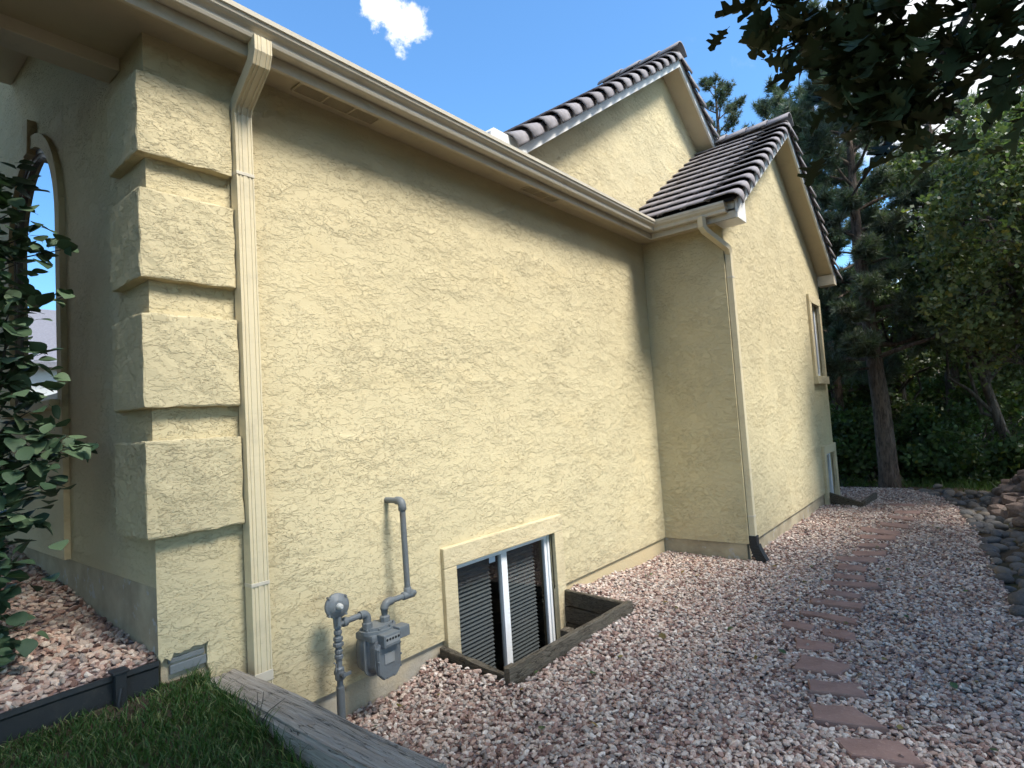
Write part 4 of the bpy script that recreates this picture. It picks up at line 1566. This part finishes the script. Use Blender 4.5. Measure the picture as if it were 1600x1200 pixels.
w.box(0.858, 0.922, -0.050, 0.016, 0.500, 0.512, 0.004)
w.tube([(0.89, -0.04, 0.44), (0.87, -0.06, 0.36), (0.88, -0.05, 0.30)], 0.008, 6)
o = w.build('stake', 'black_plastic', edg)
o.location = -Vector(edg.location)

weed = MB()
for a, b, c_ in (((1.19, -0.60, 0.27), (1.195, -0.61, 0.36), (1.20, -0.60, 0.435)), ((1.195, -0.605, 0.30), (1.225, -0.64, 0.36), (1.275, -0.68, 0.40)), ((1.193, -0.60, 0.32), (1.18, -0.57, 0.38), (1.165, -0.55, 0.42)),
                 ((1.195, -0.61, 0.34), (1.22, -0.60, 0.385), (1.24, -0.575, 0.415))):
    weed.tube([a, b, c_], [0.0022, 0.0018, 0.001], 5)
o = weed.build('weed', 'oak_bark')
tag(o, 'thin dry weed stalk leaning on the grey timber', 'weed')

# ---------------- river cobbles and rock bank
bm = bmesh.new()
bmesh.ops.create_icosphere(bm, subdivisions=3, radius=1.0)
cob_me = []
for kx in range(8):
    b2 = bm.copy()
    ph = [random.uniform(0, 6) for _ in range(6)]
    for v_ in b2.verts:
        p = v_.co
        f_ = 1 + 0.07 * math.sin(2.1 * p.x + ph[0]) + 0.06 * math.sin(2.6 * p.y + ph[1]) + 0.06 * math.sin(2.3 * p.z + ph[2]) + 0.03 * math.sin(5 * p.x + 4 * p.y + ph[3])
        v_.co = p * f_
    mb = MB()
    mb.bm(b2, True)
    cob_me.append(mb.mesh('cobble', 'cobble_stone'))
bm.free()
bm = bmesh.new()
bmesh.ops.create_icosphere(bm, subdivisions=2, radius=1.0)
rock_me = []
for kx in range(6):
    b2 = bm.copy()
    ph = [random.uniform(0, 6) for _ in range(6)]
    for v_ in b2.verts:
        p = v_.co
        m_ = max(abs(p.x), abs(p.y), abs(p.z))
        v_.co = (p / m_ * 0.55 + p * 0.45) * (1 + random.uniform(-0.10, 0.10))
    mb = MB()
    mb.bm(b2, False)
    rock_me.append(mb.mesh('rock', 'wall_rock'))
bm.free()

placed = []
COB_L = 'smooth grey river cobble in the heap along the right edge of the gravel'
n_c = 0
for tries in range(9000):
    x = random.uniform(4.6, 12.2)
    s = random.uniform(0.045, 0.098)
    e = edge_y(x)
    y = e - 0.04 - abs(random.gauss(0, 0.55))
    if y < -3 - 0.115 * x - 0.3:
        continue
    if any((x - a) ** 2 + (y - b) ** 2 < (0.80 * (s + r_)) ** 2 for a, b, r_ in placed):
        continue
    placed.append((x, y, s))
    z = max(ground_z(x, y), gravel_z(x, y) if y > e - 0.1 else -9) + s * random.uniform(0.0, 0.25)
    o = link('river_cobble', random.choice(cob_me))
    o.location = (x, y, z)
    o.scale = (s * random.uniform(0.95, 1.25), s * random.uniform(0.75, 1.0), s * random.uniform(0.5, 0.7))
    o.rotation_euler = (random.uniform(-0.25, 0.25), random.uniform(-0.25, 0.25), random.uniform(0, 6.28))
    tag(o, COB_L, 'cobble', 'river cobbles edging the gravel')
    n_c += 1
    if n_c >= 270:
        break
# second layer resting on the first
for a, b, r_ in random.sample(placed, 30):
    if b > edge_y(a) - 0.15:
        continue
    s = random.uniform(0.05, 0.09)
    o = link('river_cobble', random.choice(cob_me))
    o.location = (a + random.uniform(-0.05, 0.05), b + random.uniform(-0.05, 0.05), ground_z(a, b) + r_ * 0.75 + s * 0.3)
    o.scale = (s * 1.2, s * 0.9, s * 0.6)
    o.rotation_euler = (random.uniform(-0.4, 0.4), random.uniform(-0.4, 0.4), random.uniform(0, 6.28))
    tag(o, COB_L, 'cobble', 'river cobbles edging the gravel')
# piled rocks of the bank at the far right
for i in range(70):
    x = random.uniform(8.6, 12.6)
    y = -3.02 - 0.02 * (x - 9) - random.uniform(0.0, 0.75) - (0.25 if x < 9.6 else 0)
    s = random.uniform(0.07, 0.15)
    depth_ = (-3.02 - y) / 0.75
    o = link('bank_rock', random.choice(rock_me))
    o.location = (x, y, ground_z(x, y) + 0.03 + 0.42 * max(0, depth_) * random.uniform(0.5, 1))
    o.scale = (s * random.uniform(0.9, 1.5), s * random.uniform(0.8, 1.2), s * random.uniform(0.5, 0.8))
    o.rotation_euler = (random.uniform(-0.3, 0.3), random.uniform(-0.3, 0.3), random.uniform(0, 6.28))
    tag(o, 'brown angular rock piled in the bank at the far right', 'rock', 'rocks piled in the far bank')

# ================================================================== TREES AND PLANTS
def leaves(P, size, kind, tint_lo=0.65, tint_hi=1.25, flat=0.6, yellow=0.04):
    n_ = len(P)
    N = unit(RNG.normal(size=(n_, 3)) * np.array([1, 1, 0.8]) + np.array([0, 0, flat]))
    U, W = frames(N)
    sz = RNG.uniform(size * 0.65, size * 1.2, n_)
    T = RNG.uniform(tint_lo, tint_hi, (n_, 1)) * RNG.uniform(0.92, 1.08, (n_, 3))
    yl = RNG.random(n_) < yellow
    T[yl] *= np.array([1.9, 1.35, 0.8])
    return scatter(P, U, W, N, sz, LEAF_T if kind == 'oak' else OVAL_T, LEAF_F if kind == 'oak' else OVAL_F, T)


def limb_path(a, b, sag=0.0, n_=6, wob=0.05):
    a, b = np.array(a, float), np.array(b, float)
    L = np.linalg.norm(b - a)
    out_ = []
    for i in range(n_ + 1):
        t_ = i / n_
        p = a + (b - a) * t_ + np.array([0, 0, -sag * 4 * t_ * (1 - t_) * L])
        if 0 < i < n_:
            p = p + RNG.normal(0, wob * L / n_, 3)
        out_.append(p)
    return out_


def broad_tree(name, base, trunk_top, clusters, n_leaf, leaf, rad, label, cat='tree', mat='oak_leaf', trunk_r=0.10, group=None, kind='oak', spread=0.34, tint=(0.65, 1.25), flat=0.6):
    """clusters: list of (x,y,z) crown points; branches run from the trunk to each, leaves gather round them"""
    root = empty(name, base)
    tag(root, label, cat, group)
    B = np.array(base, float)
    T_ = np.array(trunk_top, float)
    mb = MB()
    tp = limb_path(B - np.array([0, 0, 0.15]), T_, 0, 7, 0.12)
    mb.tube([Vector(p) for p in tp], [trunk_r * (1.25 if i == 0 else 1.0) * (1 - 0.45 * i / len(tp)) for i in range(len(tp))], 9)
    allP = []
    for c_ in clusters:
        c_ = np.array(c_, float)
        s0 = tp[int(RNG.integers(3, len(tp)))]
        lp = limb_path(s0, c_, -0.05, 5, 0.35)
        mb.tube([Vector(p) for p in lp], [trunk_r * 0.38 * (1 - 0.8 * i / 5) + 0.004 for i in range(6)], 5, cap=False)
        tips = []
        for kx in range(6):
            d = RNG.normal(0, 1, 3)
            tip = c_ + d / np.linalg.norm(d) * rad * RNG.uniform(0.4, 1.0) * np.array([1, 1, 0.7])
            tips.append(tip)
            mb.tube([Vector(lp[4]), Vector((lp[4] + tip) / 2 + RNG.normal(0, 0.04, 3)), Vector(tip)], [0.010, 0.007, 0.003], 4, cap=False)
        m_ = n_leaf // len(clusters)
        ch = RNG.integers(0, 6, m_)
        P = np.array(tips)[ch] + RNG.normal(0, spread * rad, (m_, 3))
        allP.append(P)
    o = mb.build('trunk', 'oak_bark', root)
    o.location = -Vector(base)
    P = np.concatenate(allP)
    V, F, T = leaves(P, leaf, kind, *tint, flat=flat)
    o = np_mesh('crown', V, F, mat, T, root)
    o.location = -Vector(base)
    return root


def crown_pts(n_, c_, r_, low=-0.9):
    out_ = []
    while len(out_) < n_:
        d = RNG.normal(0, 1, 3)
        d /= np.linalg.norm(d)
        if d[2] < low:
            continue
        rr = RNG.uniform(0.45, 1.0)
        out_.append(np.array(c_) + d * rr * np.array(r_))
    return out_


# pines
NEED = 34


def pine(name, path, r0, z_low, n_branch, length, label, tufts_per=26, top_len=0.5, dens=1.0, dead=True):
    base = path[0]
    root = empty(name, base)
    tag(root, label, 'tree')
    mb = MB()
    pp = [Vector(p) for p in path]
    n_ = len(pp)
    mb.tube(pp, [r0 * (1.12 if i == 0 else 1) * (1 - 0.86 * i / (n_ - 1)) for i in range(n_)], 12)

    def at(z):
        for a, b in zip(pp, pp[1:]):
            if a.z <= z <= b.z:
                return a.lerp(b, (z - a.z) / (b.z - a.z))
        return pp[-1]
    ztop = pp[-1].z
    br = MB()
    TP, TD = [], []
    for i in range(n_branch):
        t_ = i / (n_branch - 1)
        z = z_low + (ztop - z_low) * t_ + random.uniform(-0.1, 0.1)
        z = min(z, ztop - 0.05)
        o = at(z)
        a = i * 2.399 + random.uniform(-0.4, 0.4)
        L = (length * (1 - t_) ** 0.75 + top_len) * random.uniform(0.65, 1.1)
        if math.cos(a) < -0.1 and z < 5.2:
            L *= 0.42
        el = random.uniform(-0.15, 0.25) + 0.7 * t_
        d = Vector((math.cos(a) * math.cos(el), math.sin(a) * math.cos(el), math.sin(el)))
        pts_ = [o + d * (L * s) + Vector((0, 0, 0.16 * L * s * s + random.uniform(-0.03, 0.03) * L)) + Vector((random.uniform(-1, 1), random.uniform(-1, 1), 0)) * 0.03 * L for s in (0, 0.3, 0.6, 0.85, 1.0)]
        rb = 0.014 + 0.020 * L
        br.tube(pts_, [rb, rb * 0.75, rb * 0.5, rb * 0.3, 0.005], 6, cap=False)
        nt = max(4, int(tufts_per * L / length * dens))
        for kx in range(nt):
            s = random.uniform(0.28, 1.0) ** 0.7
            q = s * 4
            ii = min(3, int(q))
            p = pts_[ii].lerp(pts_[ii + 1], q - ii)
            sd = Vector((random.gauss(0, 1), random.gauss(0, 1), random.gauss(0.35, 0.6))).normalized()
            sl = random.uniform(0.10, 0.40) * (0.5 + 0.6 * L / (length + top_len))
            e = p + (sd * 0.8 + d * 0.5).normalized() * sl
            br.tube([p, e], [0.006, 0.003], 3, cap=False)
            TP.append(e)
            TD.append((sd * 0.7 + d * 0.5 + Vector((0, 0, 0.5))).normalized())
        TP.append(pts_[-1])
        TD.append(d)
    o = mb.build('trunk', 'pine_bark', root)
    o.location = -Vector(base)
    o = br.build('branches', 'pine_bark', root)
    o.location = -Vector(base)
    TP = np.array([p[:] for p in TP])
    TD = np.array([p[:] for p in TD])
    n_ = len(TP)
    P = np.repeat(TP, NEED, 0) - np.repeat(TD, NEED, 0) * RNG.uniform(0, 0.10, (n_ * NEED, 1))
    D = unit(np.repeat(TD, NEED, 0) * 0.75 + unit(RNG.normal(size=(n_ * NEED, 3))) * 0.95)
    S = unit(np.cross(D, RNG.normal(size=D.shape)))
    ln = RNG.uniform(0.10, 0.20, (len(P), 1))
    wd = RNG.uniform(0.006, 0.011, (len(P), 1))
    V = np.stack([P - S * wd, P + S * wd, P + D * ln], 1).reshape(-1, 3)
    F = np.arange(len(P) * 3).reshape(-1, 3)
    T = np.repeat(np.repeat(RNG.uniform(0.6, 1.3, (n_, 1)) * RNG.uniform(0.9, 1.1, (n_, 3)), NEED, 0), 3, 0)
    o = np_mesh('crown', V, F, 'pine_needle', T, root)
    o.location = -Vector(base)
    return root


pine('pine_tree', [(12.8, -1.52, -0.35), (12.8, -1.52, 0.0), (12.8, -1.515, 1.2), (12.8, -1.47, 2.2), (12.8, -1.44, 3.6), (12.8, -1.40, 4.4), (12.8, -1.41, 5.2), (12.82, -1.43, 6.1), (12.85, -1.42, 7.0), (12.9, -1.35, 8.6)],
     0.185, 1.9, 58, 1.75, 'tall pine with a bare leaning trunk at the end of the gravel path', 170)
pine('pine_tree', [(25, 4.9, -0.4), (25, 4.9, 7), (25, 4.85, 12), (25, 4.8, 15.3)], 0.22, 8.5, 34, 1.9, 'distant pine whose tip shows between the two roof gables', 90, 0.45)
pine('pine_tree', [(17.6, 1.0, -0.5), (17.6, 1.0, 4), (17.6, 0.9, 7.5), (17.6, 0.8, 10.2)], 0.18, 1.6, 40, 2.0, 'pine standing behind the right end of the house', 120)
pine('pine_tree', [(19.5, -2.4, -0.5), (19.5, -2.4, 4), (19.5, -2.5, 8), (19.5, -2.5, 11.0)], 0.18, 3.0, 34, 2.0, 'pine deep in the woods behind the bare trunked pine', 110)

pine('pine_tree', [(15.4, -0.35, -0.5), (15.4, -0.35, 3), (15.4, -0.4, 6.0), (15.4, -0.45, 8.6)], 0.14, 1.5, 44, 1.7, 'bushy pine between the bare trunked pine and the gable', 110)
# oaks of the wood on the right
broad_tree('oak_tree', (14.6, -3.40, -0.35), (14.3, -2.9, 3.0), crown_pts(34, (13.9, -3.0, 4.0), (1.5, 1.5, 2.2)), 16000, 0.115, 0.45,
           'oak with a slender leaning trunk at the right end of the path', trunk_r=0.10, group='oaks of the wood')
broad_tree('oak_tree', (11.0, -5.2, 0.2), (10.8, -4.7, 3.2), crown_pts(52, (11.3, -4.0, 3.6), (1.9, 1.5, 2.1)), 21000, 0.105, 0.42,
           'leafy oak filling the right edge above the rock bank', trunk_r=0.12, group='oaks of the wood')
broad_tree('oak_tree', (15.6, -4.9, -0.1), (15.4, -4.7, 3.0), crown_pts(30, (15.3, -4.4, 3.6), (1.5, 1.6, 2.6)), 14000, 0.12, 0.45,
           'oak with a dark trunk behind the leafy oak at the right', trunk_r=0.10, group='oaks of the wood')
broad_tree('oak_tree', (17.0, -1.6, -0.6), (16.9, -1.4, 2.6), crown_pts(34, (16.8, -1.1, 2.9), (1.5, 2.0, 2.5)), 16000, 0.125, 0.45,
           'oak crown seen left of and behind the bare pine trunk', trunk_r=0.10, group='oaks of the wood')
broad_tree('oak_tree', (19.0, -4.6, -0.4), (19.0, -4.4, 3.4), crown_pts(34, (18.8, -4.2, 4.0), (1.7, 2.4, 3.2)), 14000, 0.15, 0.5,
           'tall oak farthest back in the wood', trunk_r=0.12, group='oaks of the wood')
broad_tree('oak_tree', (7.6, -6.9, 0.6), (7.5, -6.4, 3.0), crown_pts(40, (7.5, -5.7, 3.9), (2.4, 1.6, 1.9)), 27000, 0.12, 0.45,
           'oak on the bank beside the path, outside the right of the view', trunk_r=0.12, group='oaks of the wood')

broad_tree('oak_tree', (4.4, -7.4, 0.1), (4.3, -6.8, 3.0), crown_pts(44, (4.9, -5.9, 4.4), (1.7, 1.4, 1.7)), 24000, 0.12, 0.45,
           'oak behind the viewer whose crown shades the path', trunk_r=0.12, group='oaks of the wood')
broad_tree('oak_tree', (-0.6, -6.2, -0.2), (-0.5, -5.6, 4.0), crown_pts(46, (-0.45, -4.9, 6.9), (1.5, 1.4, 2.3)), 24000, 0.12, 0.48,
           'tall oak behind the viewer whose crown shades the lawn', trunk_r=0.16, group='oaks of the wood')
broad_tree('oak_tree', (-2.6, 1.6, 0.3), (-2.5, 1.5, 1.8), crown_pts(64, (-1.75, 1.5, 2.7), (1.15, 2.9, 2.3)), 34000, 0.12, 0.45,  # added out of view to keep sky light off the left wall
           'unseen leafy tree added to shade the wall with the arched window', trunk_r=0.10)
BT = [((22, -6.5), 3.6), ((22.5, -3.6), 4.2), ((22, -0.6), 4.0), ((22.5, 2.2), 3.8)]
BL = ['background oak at the right end of the far tree line', 'background oak right of the pine in the far tree line', 'background oak behind the pine in the far tree line', 'background oak at the house end of the far tree line']
for (p, h), lb in zip(BT, BL):
    broad_tree('oak_tree', (p[0], p[1], -0.6), (p[0], p[1], 2.0), crown_pts(60, (p[0], p[1], h * 0.62), (1.5, 2.1, h * 0.72)), 13000, 0.20, 0.6, lb, trunk_r=0.12, group='oaks of the wood')
broad_tree('oak_tree', (14.4, -6.0, 0.1), (14.1, -5.4, 3.8), crown_pts(40, (13.6, -4.7, 5.1), (1.8, 1.6, 2.2)), 16000, 0.12, 0.45,
           'tall oak rising above the leafy oak at the right edge', trunk_r=0.12, group='oaks of the wood')
# undergrowth
US = [((13.9, -0.55), 0.75, 1.6), ((14.6, 0.35), 0.9, 2.2), ((15.0, -0.9), 0.9, 2.1), ((15.2, -1.9), 0.85, 1.9), ((14.2, -2.25), 0.6, 1.15), ((16.0, -2.9), 1.0, 2.2), ((13.6, -3.75), 0.55, 0.9), ((15.6, 1.1), 1.0, 2.6),
      ((17.6, -3.6), 1.1, 2.4), ((16.6, 0.2), 1.1, 2.8), ((18.0, -0.6), 1.2, 3.0), ((20.2, -3.0), 1.5, 3.4), ((20.5, -5.4), 1.5, 3.2)]
UL = ['low shrub directly behind the far corner of the house', 'tall leafy shrub left of the bare pine trunk', 'shrub close behind the foot of the bare pine', 'shrub right of the bare pine trunk',
      'low shrub at the end of the gravel right of the pine', 'dark shrub in the shade between pine and leaning oak', 'small green plant at the far end of the rock bank', 'shrub half hidden by the gable wall',
      'shrub deep in the wood below the right oaks', 'tall shrub in the shade behind the house corner', 'shrub farthest back behind the pine trunk', 'broad shrub closing the gap between pine and leaning oak far back', 'broad shrub far back at the right edge of the wood']
for (p, r_, h), lb in zip(US, UL):
    z = ground_z(*p)
    broad_tree('shrub', (p[0], p[1], z), (p[0], p[1], z + h * 0.4), crown_pts(16, (p[0], p[1], z + h * 0.5), (r_, r_, h * 0.5)), 3400, 0.10, 0.30, lb, 'shrub', 'under_leaf', 0.025, 'undergrowth of the wood', 'oval', 0.40, (0.6, 1.35), 0.9)

# grass and weeds at the foot of the wood
P = RNG.uniform((12.2, -4.2), (16.0, 0.2), (5200, 2))
keep = [(x, y, ground_z(x, y) - 0.01) for x, y in P if not in_gravel(x, y, 0.05) and (x > 12.9 or y < -2.6 or random.random() < 0.3)]
P = np.array(keep)
n = len(P)
ang = RNG.uniform(0, 6.28, n)
hh = RNG.uniform(0.06, 0.24, n)
S_ = np.stack([np.cos(ang), np.sin(ang), 0 * ang], -1) * 0.007
up2 = np.stack([RNG.normal(0, 0.4, n), RNG.normal(0, 0.4, n), np.ones(n)], -1) * hh[:, None]
V = np.stack([P - S_, P + S_, P + up2], 1).reshape(-1, 3)
T = np.repeat(RNG.uniform(0.6, 1.5, (n, 1)) * np.array([[1.1, 1.0, 0.9]]), 3, 0)
o = np_mesh('grass', V, np.arange(n * 3).reshape(-1, 3), 'grass_blade', T)
tag(o, 'rough grass and weeds at the foot of the wood', 'grass', kind='stuff')

# ---------------- near oak branch overhead
def oak_leaf_mesh(seed):
    rr = random.Random(seed)
    # lobed outline, right half from base to tip
    half = [(0.03, 0.0), (0.10, 0.14), (0.22, 0.20), (0.26, 0.27), (0.12, 0.33), (0.15, 0.40), (0.36, 0.44), (0.40, 0.53), (0.17, 0.57), (0.17, 0.63), (0.34, 0.70), (0.33, 0.79), (0.13, 0.80), (0.14, 0.86), (0.16, 0.95), (0.05, 1.0)]
    half = [(x * rr.uniform(0.9, 1.15), y + rr.uniform(-0.012, 0.012)) for x, y in half]
    mid = [(0.0, y) for x, y in half]
    bend, cup = rr.uniform(-0.35, 0.30), rr.uniform(0.05, 0.45)

    def P(x, y):
        return (x, y, bend * y * y + cup * abs(x) - 0.05 * math.sin(7 * y) * abs(x) * 2)
    vs_ = [P(x, y) for x, y in half] + [P(0, y) for x, y in mid] + [P(-x, y) for x, y in half]
    n_ = len(half)
    fs_ = [(i, i + 1, n_ + i + 1, n_ + i) for i in range(n_ - 1)] + [(n_ + i, n_ + i + 1, 2 * n_ + i + 1, 2 * n_ + i) for i in range(n_ - 1)]
    mb = MB()
    mb.add(vs_, fs_, True)
    mb.tube([(0, -0.14, -0.01), (0, 0.0, 0.0)], 0.012, 4, cap=False)
    return mb.mesh('leaf', 'near_leaf')


oak_me = [oak_leaf_mesh(i) for i in range(10)]
root = empty('oak_tree', (2.2, -4.6, -0.1))
tag(root, 'oak branch with dark lobed leaves hanging into the upper right', 'tree')
mb = MB()
mb.tube([Vector(p) for p in limb_path((2.2, -4.6, -0.3), (2.3, -4.3, 3.0), 0, 6, 0.1)], [0.13, 0.11, 0.10, 0.09, 0.08, 0.07, 0.06], 10)
D0 = Vector((1.9, -3.25, 2.75))
main = [Vector((2.3, -4.3, 2.9)), Vector((2.15, -3.8, 2.95)), D0, Vector((1.80, -2.85, 2.50)), Vector((1.72, -2.62, 2.42))]
mb.tube(main, [0.035, 0.026, 0.018, 0.010, 0.004], 7)
mb.tube([D0, Vector((1.95, -3.05, 2.45)), Vector((1.93, -2.85, 2.18)), Vector((1.90, -2.76, 2.05))], [0.014, 0.010, 0.007, 0.003], 6)
mb.tube([D0, Vector((2.0, -3.2, 2.5)), Vector((2.05, -3.2, 2.3))], [0.014, 0.009, 0.004], 6)
o = mb.build('branch', 'oak_bark', root)
o.location = -Vector(root.location)
# leaf clusters along the branch (x, y, z, radius, count)
CL = [(1.755, -2.815, 2.27, 0.080, 20), (1.78, -2.875, 2.215, 0.080, 18), (1.75, -2.83, 2.36, 0.09, 20), (1.80, -2.95, 2.24, 0.09, 16), (1.64, -2.66, 2.51, 0.09, 14), (1.67, -2.72, 2.45, 0.10, 20), (1.72, -2.78, 2.46, 0.12, 26), (1.76, -2.86, 2.34, 0.13, 26), (1.80, -2.86, 2.29, 0.11, 22), (1.86, -2.95, 2.20, 0.11, 22),
      (1.82, -3.00, 2.36, 0.14, 26), (1.85, -3.06, 2.24, 0.13, 22), (1.80, -3.12, 2.40, 0.15, 28), (1.88, -3.20, 2.30, 0.15, 24), (1.90, -3.18, 2.12, 0.12, 14), (1.74, -2.95, 2.52, 0.13, 26), (1.78, -3.10, 2.56, 0.15, 26)]
k_leaf = 0
rest = MB()
for cx, cy, cz, r_, cnt in CL:
    for i in range(cnt):
        d = Vector((random.gauss(0, 1), random.gauss(0, 1), random.gauss(0, 0.8)))
        p = Vector((cx, cy, cz)) + d * r_ * 0.52
        # leaves hang outwards and slightly down
        yv = Vector((random.gauss(0, 0.8), random.gauss(0.3, 0.8), random.gauss(-0.45, 0.5))).normalized()
        zn = Vector((random.gauss(0, 0.45), random.gauss(0, 0.45), 1.0))
        xv = yv.cross(zn).normalized()
        zn = xv.cross(yv)
        s = random.uniform(0.065, 0.115)
        me = random.choice(oak_me)
        if k_leaf < 300:
            o = link('leaf', me, root)
            o.matrix_basis = Matrix(((xv.x * s, yv.x * s, zn.x * s, p.x - root.location.x), (xv.y * s, yv.y * s, zn.y * s, p.y - root.location.y), (xv.z * s, yv.z * s, zn.z * s, p.z - root.location.z), (0, 0, 0, 1)))
        else:
            rest.add([p + (xv * v_.co.x + yv * v_.co.y + zn * v_.co.z) * s for v_ in me.vertices], [tuple(f_.vertices) for f_ in me.polygons], True)
        k_leaf += 1
o = rest.build('leaf_spray', 'near_leaf', root)
o.location = -Vector(root.location)
tag(o, kind='stuff')
# the rest of that tree's crown, over and behind the viewer
cl = crown_pts(64, (1.3, -4.5, 4.2), (2.8, 1.4, 1.3))
P = np.concatenate([np.array(c_) + RNG.normal(0, 0.26, (300, 3)) for c_ in cl])
P = P[(P[:, 2] > 2.75)]
V, F, T = leaves(P, 0.11, 'oak')
o = np_mesh('crown', V, F, 'oak_leaf', T, root)
o.location = -Vector(root.location)
tag(o, kind='stuff')

# ---------------- shrub at the left edge
def round_leaf_mesh(seed):
    rr = random.Random(seed)
    n_ = 7
    half = [(0.45 * math.sin(math.pi * (i / n_) ** 0.85) * rr.uniform(0.95, 1.08) + (0.0 if i in (0, n_) else 0.02), i / n_) for i in range(n_ + 1)]
    bend, cup = rr.uniform(-0.40, 0.18), rr.uniform(0.04, 0.38)

    def P(x, y):
        return (x, y, bend * y * y + cup * abs(x))
    vs_ = [P(x, y) for x, y in half] + [P(0, y) for x, y in half] + [P(-x, y) for x, y in half]
    m_ = n_ + 1
    fs_ = [(i, i + 1, m_ + i + 1, m_ + i) for i in range(n_)] + [(m_ + i, m_ + i + 1, 2 * m_ + i + 1, 2 * m_ + i) for i in range(n_)]
    mb_ = MB()
    mb_.add(vs_, fs_, True)
    mb_.tube([(0, -0.2, -0.02), (0, 0.0, 0.0)], 0.012, 4, cap=False)
    return mb_.mesh('leaf', 'near_shrub_leaf')


rl = [round_leaf_mesh(i) for i in range(10)]
sb = Vector((0.40, 0.62, 0.52))
root = empty('shrub', sb)
tag(root, 'tall leafy shrub at the left edge in front of the arched window', 'shrub')
mb = MB()
stems = []
for i in range(9):
    a = i * 0.7 + random.uniform(-0.2, 0.2)
    top = sb + Vector((math.cos(a) * random.uniform(0.15, 0.42), math.sin(a) * random.uniform(0.1, 0.35), random.uniform(1.3, 2.2)))
    if i < 3:
        top = sb + Vector((0.02 + 0.10 * i, -0.10 - 0.05 * i, 2.25 - 0.35 * i))
    mid_ = sb.lerp(top, 0.5) + Vector((random.uniform(-0.08, 0.08), random.uniform(-0.08, 0.08), 0.1))
    mb.tube([sb + Vector((random.uniform(-0.05, 0.05), random.uniform(-0.05, 0.05), -0.1)), sb.lerp(mid_, 0.5), mid_, mid_.lerp(top, 0.5), top], [0.016, 0.013, 0.010, 0.007, 0.003], 6)
    stems.append((mid_, top))
SHC = []     # leafy sprays: centre, radius, leaves
for z in np.arange(0.62, 2.86, 0.115):
    wob = 0.03 * math.sin(z * 5.3) + 0.02 * math.sin(z * 11)
    rx = float(np.interp(z, [0.6, 0.9, 1.2, 1.5, 1.8, 2.2, 2.45, 2.7, 2.9], [0.58, 0.62, 0.65, 0.70, 0.66, 0.67, 0.635, 0.575, 0.52])) + wob
    SHC.append((rx - 0.02, 0.40, z, 0.10, 18))
    SHC.append((rx - 0.13, 0.46, z, 0.13, 30))
    SHC.append((rx - 0.28, 0.52, z, 0.15, 30))
SHC += [(0.78, 0.36, 2.42, 0.05, 7), (0.80, 0.36, 2.20, 0.04, 6), (0.78, 0.35, 1.50, 0.06, 9), (0.85, 0.35, 1.50, 0.05, 9), (0.80, 0.36, 1.44, 0.04, 5)]
k_leaf = 0
lv = []
for cx, cy, cz, r_, cnt in SHC:
    c_ = Vector((cx, cy, cz))
    st_ = min(stems, key=lambda s: (s[0].lerp(s[1], min(1, max(0, (cz - s[0].z) / max(0.1, s[1].z - s[0].z)))) - c_).length)
    a = st_[0].lerp(st_[1], min(1, max(-0.4, (cz - 0.15 - st_[0].z) / max(0.1, st_[1].z - st_[0].z))))
    mb.tube([a, a.lerp(c_, 0.5) + Vector((0, 0, 0.02)), c_ + Vector((0.02, -0.01, 0.0))], [0.006, 0.004, 0.002], 4, cap=False)
    for i in range(cnt):
        p = c_ + Vector((random.gauss(0, 0.6), random.gauss(0, 0.6), random.gauss(0, 0.45))) * r_
        yv = Vector((random.gauss(0.25, 0.8), random.gauss(-0.25, 0.8), random.gauss(-0.05, 0.4))).normalized()
        zn = Vector((random.gauss(0, 0.35), random.gauss(-0.1, 0.35), 1.0))
        xv = yv.cross(zn).normalized()
        zn = xv.cross(yv)
        lv.append((cx + cy * 0.0, p, xv, yv, zn, random.uniform(0.055, 0.098)))
lv.sort(key=lambda t_: -(t_[1].x - 0.35 * t_[1].y))
Ps, Us, Ws, Ns, Ss = [], [], [], [], []
for i, (_, p, xv, yv, zn, s) in enumerate(lv):
    if i < 300:
        o = link('leaf', random.choice(rl), root)
        q = p - sb
        o.matrix_basis = Matrix(((xv.x * s, yv.x * s, zn.x * s, q.x), (xv.y * s, yv.y * s, zn.y * s, q.y), (xv.z * s, yv.z * s, zn.z * s, q.z), (0, 0, 0, 1)))
    else:
        Ps.append(p[:]); Us.append(xv[:]); Ws.append(yv[:]); Ns.append(zn[:]); Ss.append(s)
o = mb.build('stems', 'oak_bark', root)
o.location = -sb
T = RNG.uniform(0.6, 1.25, (len(Ps), 1)) * np.ones((1, 3))
V, F, T = scatter(np.array(Ps), np.array(Us), np.array(Ws), np.array(Ns), np.array(Ss), OVAL_T, OVAL_F, T)
o = np_mesh('foliage', V, F, 'shrub_leaf', T, root)
o.location = -sb
tag(o, kind='stuff')

# ---------------- house across the street, seen mirrored in the arched window
nb = empty('house', (-9.0, 34.0, -0.2))
tag(nb, 'pale neighbouring house seen only as a reflection in the arched window', 'house')


def npart(mb_, name, mat, parent=None):
    o_2 = mb_.build(name, mat, parent or nb)
    if parent is None:
        o_2.location = -Vector(nb.location)
    return o_2


w = MB()
w.prism([(30, -0.4), (40, -0.4), (40, 5.4), (35, 8.4), (30, 5.4)], 'x', -14.0, -4.0)
npart(w, 'wall', 'neighbour_wall')
w = MB()
w.prism([(29.4, 5.15), (35, 8.55), (40.6, 5.15), (40.6, 5.4), (35, 8.85), (29.4, 5.4)], 'x', -14.5, -3.5)
npart(w, 'roof', 'roof_tile')
for yy in (32, 37):
    for zz in (1.0, 3.6):
        w = MB()
        w.box(-4.02, -3.95, yy, yy + 1.4, zz, zz + 1.4, 0.01)
        w2 = npart(w, 'window', 'window_white')
        w = MB()
        w.box(-3.99, -3.94, yy + 0.08, yy + 1.32, zz + 0.08, zz + 1.32)
        w.build('pane', 'glass_coated', w2)
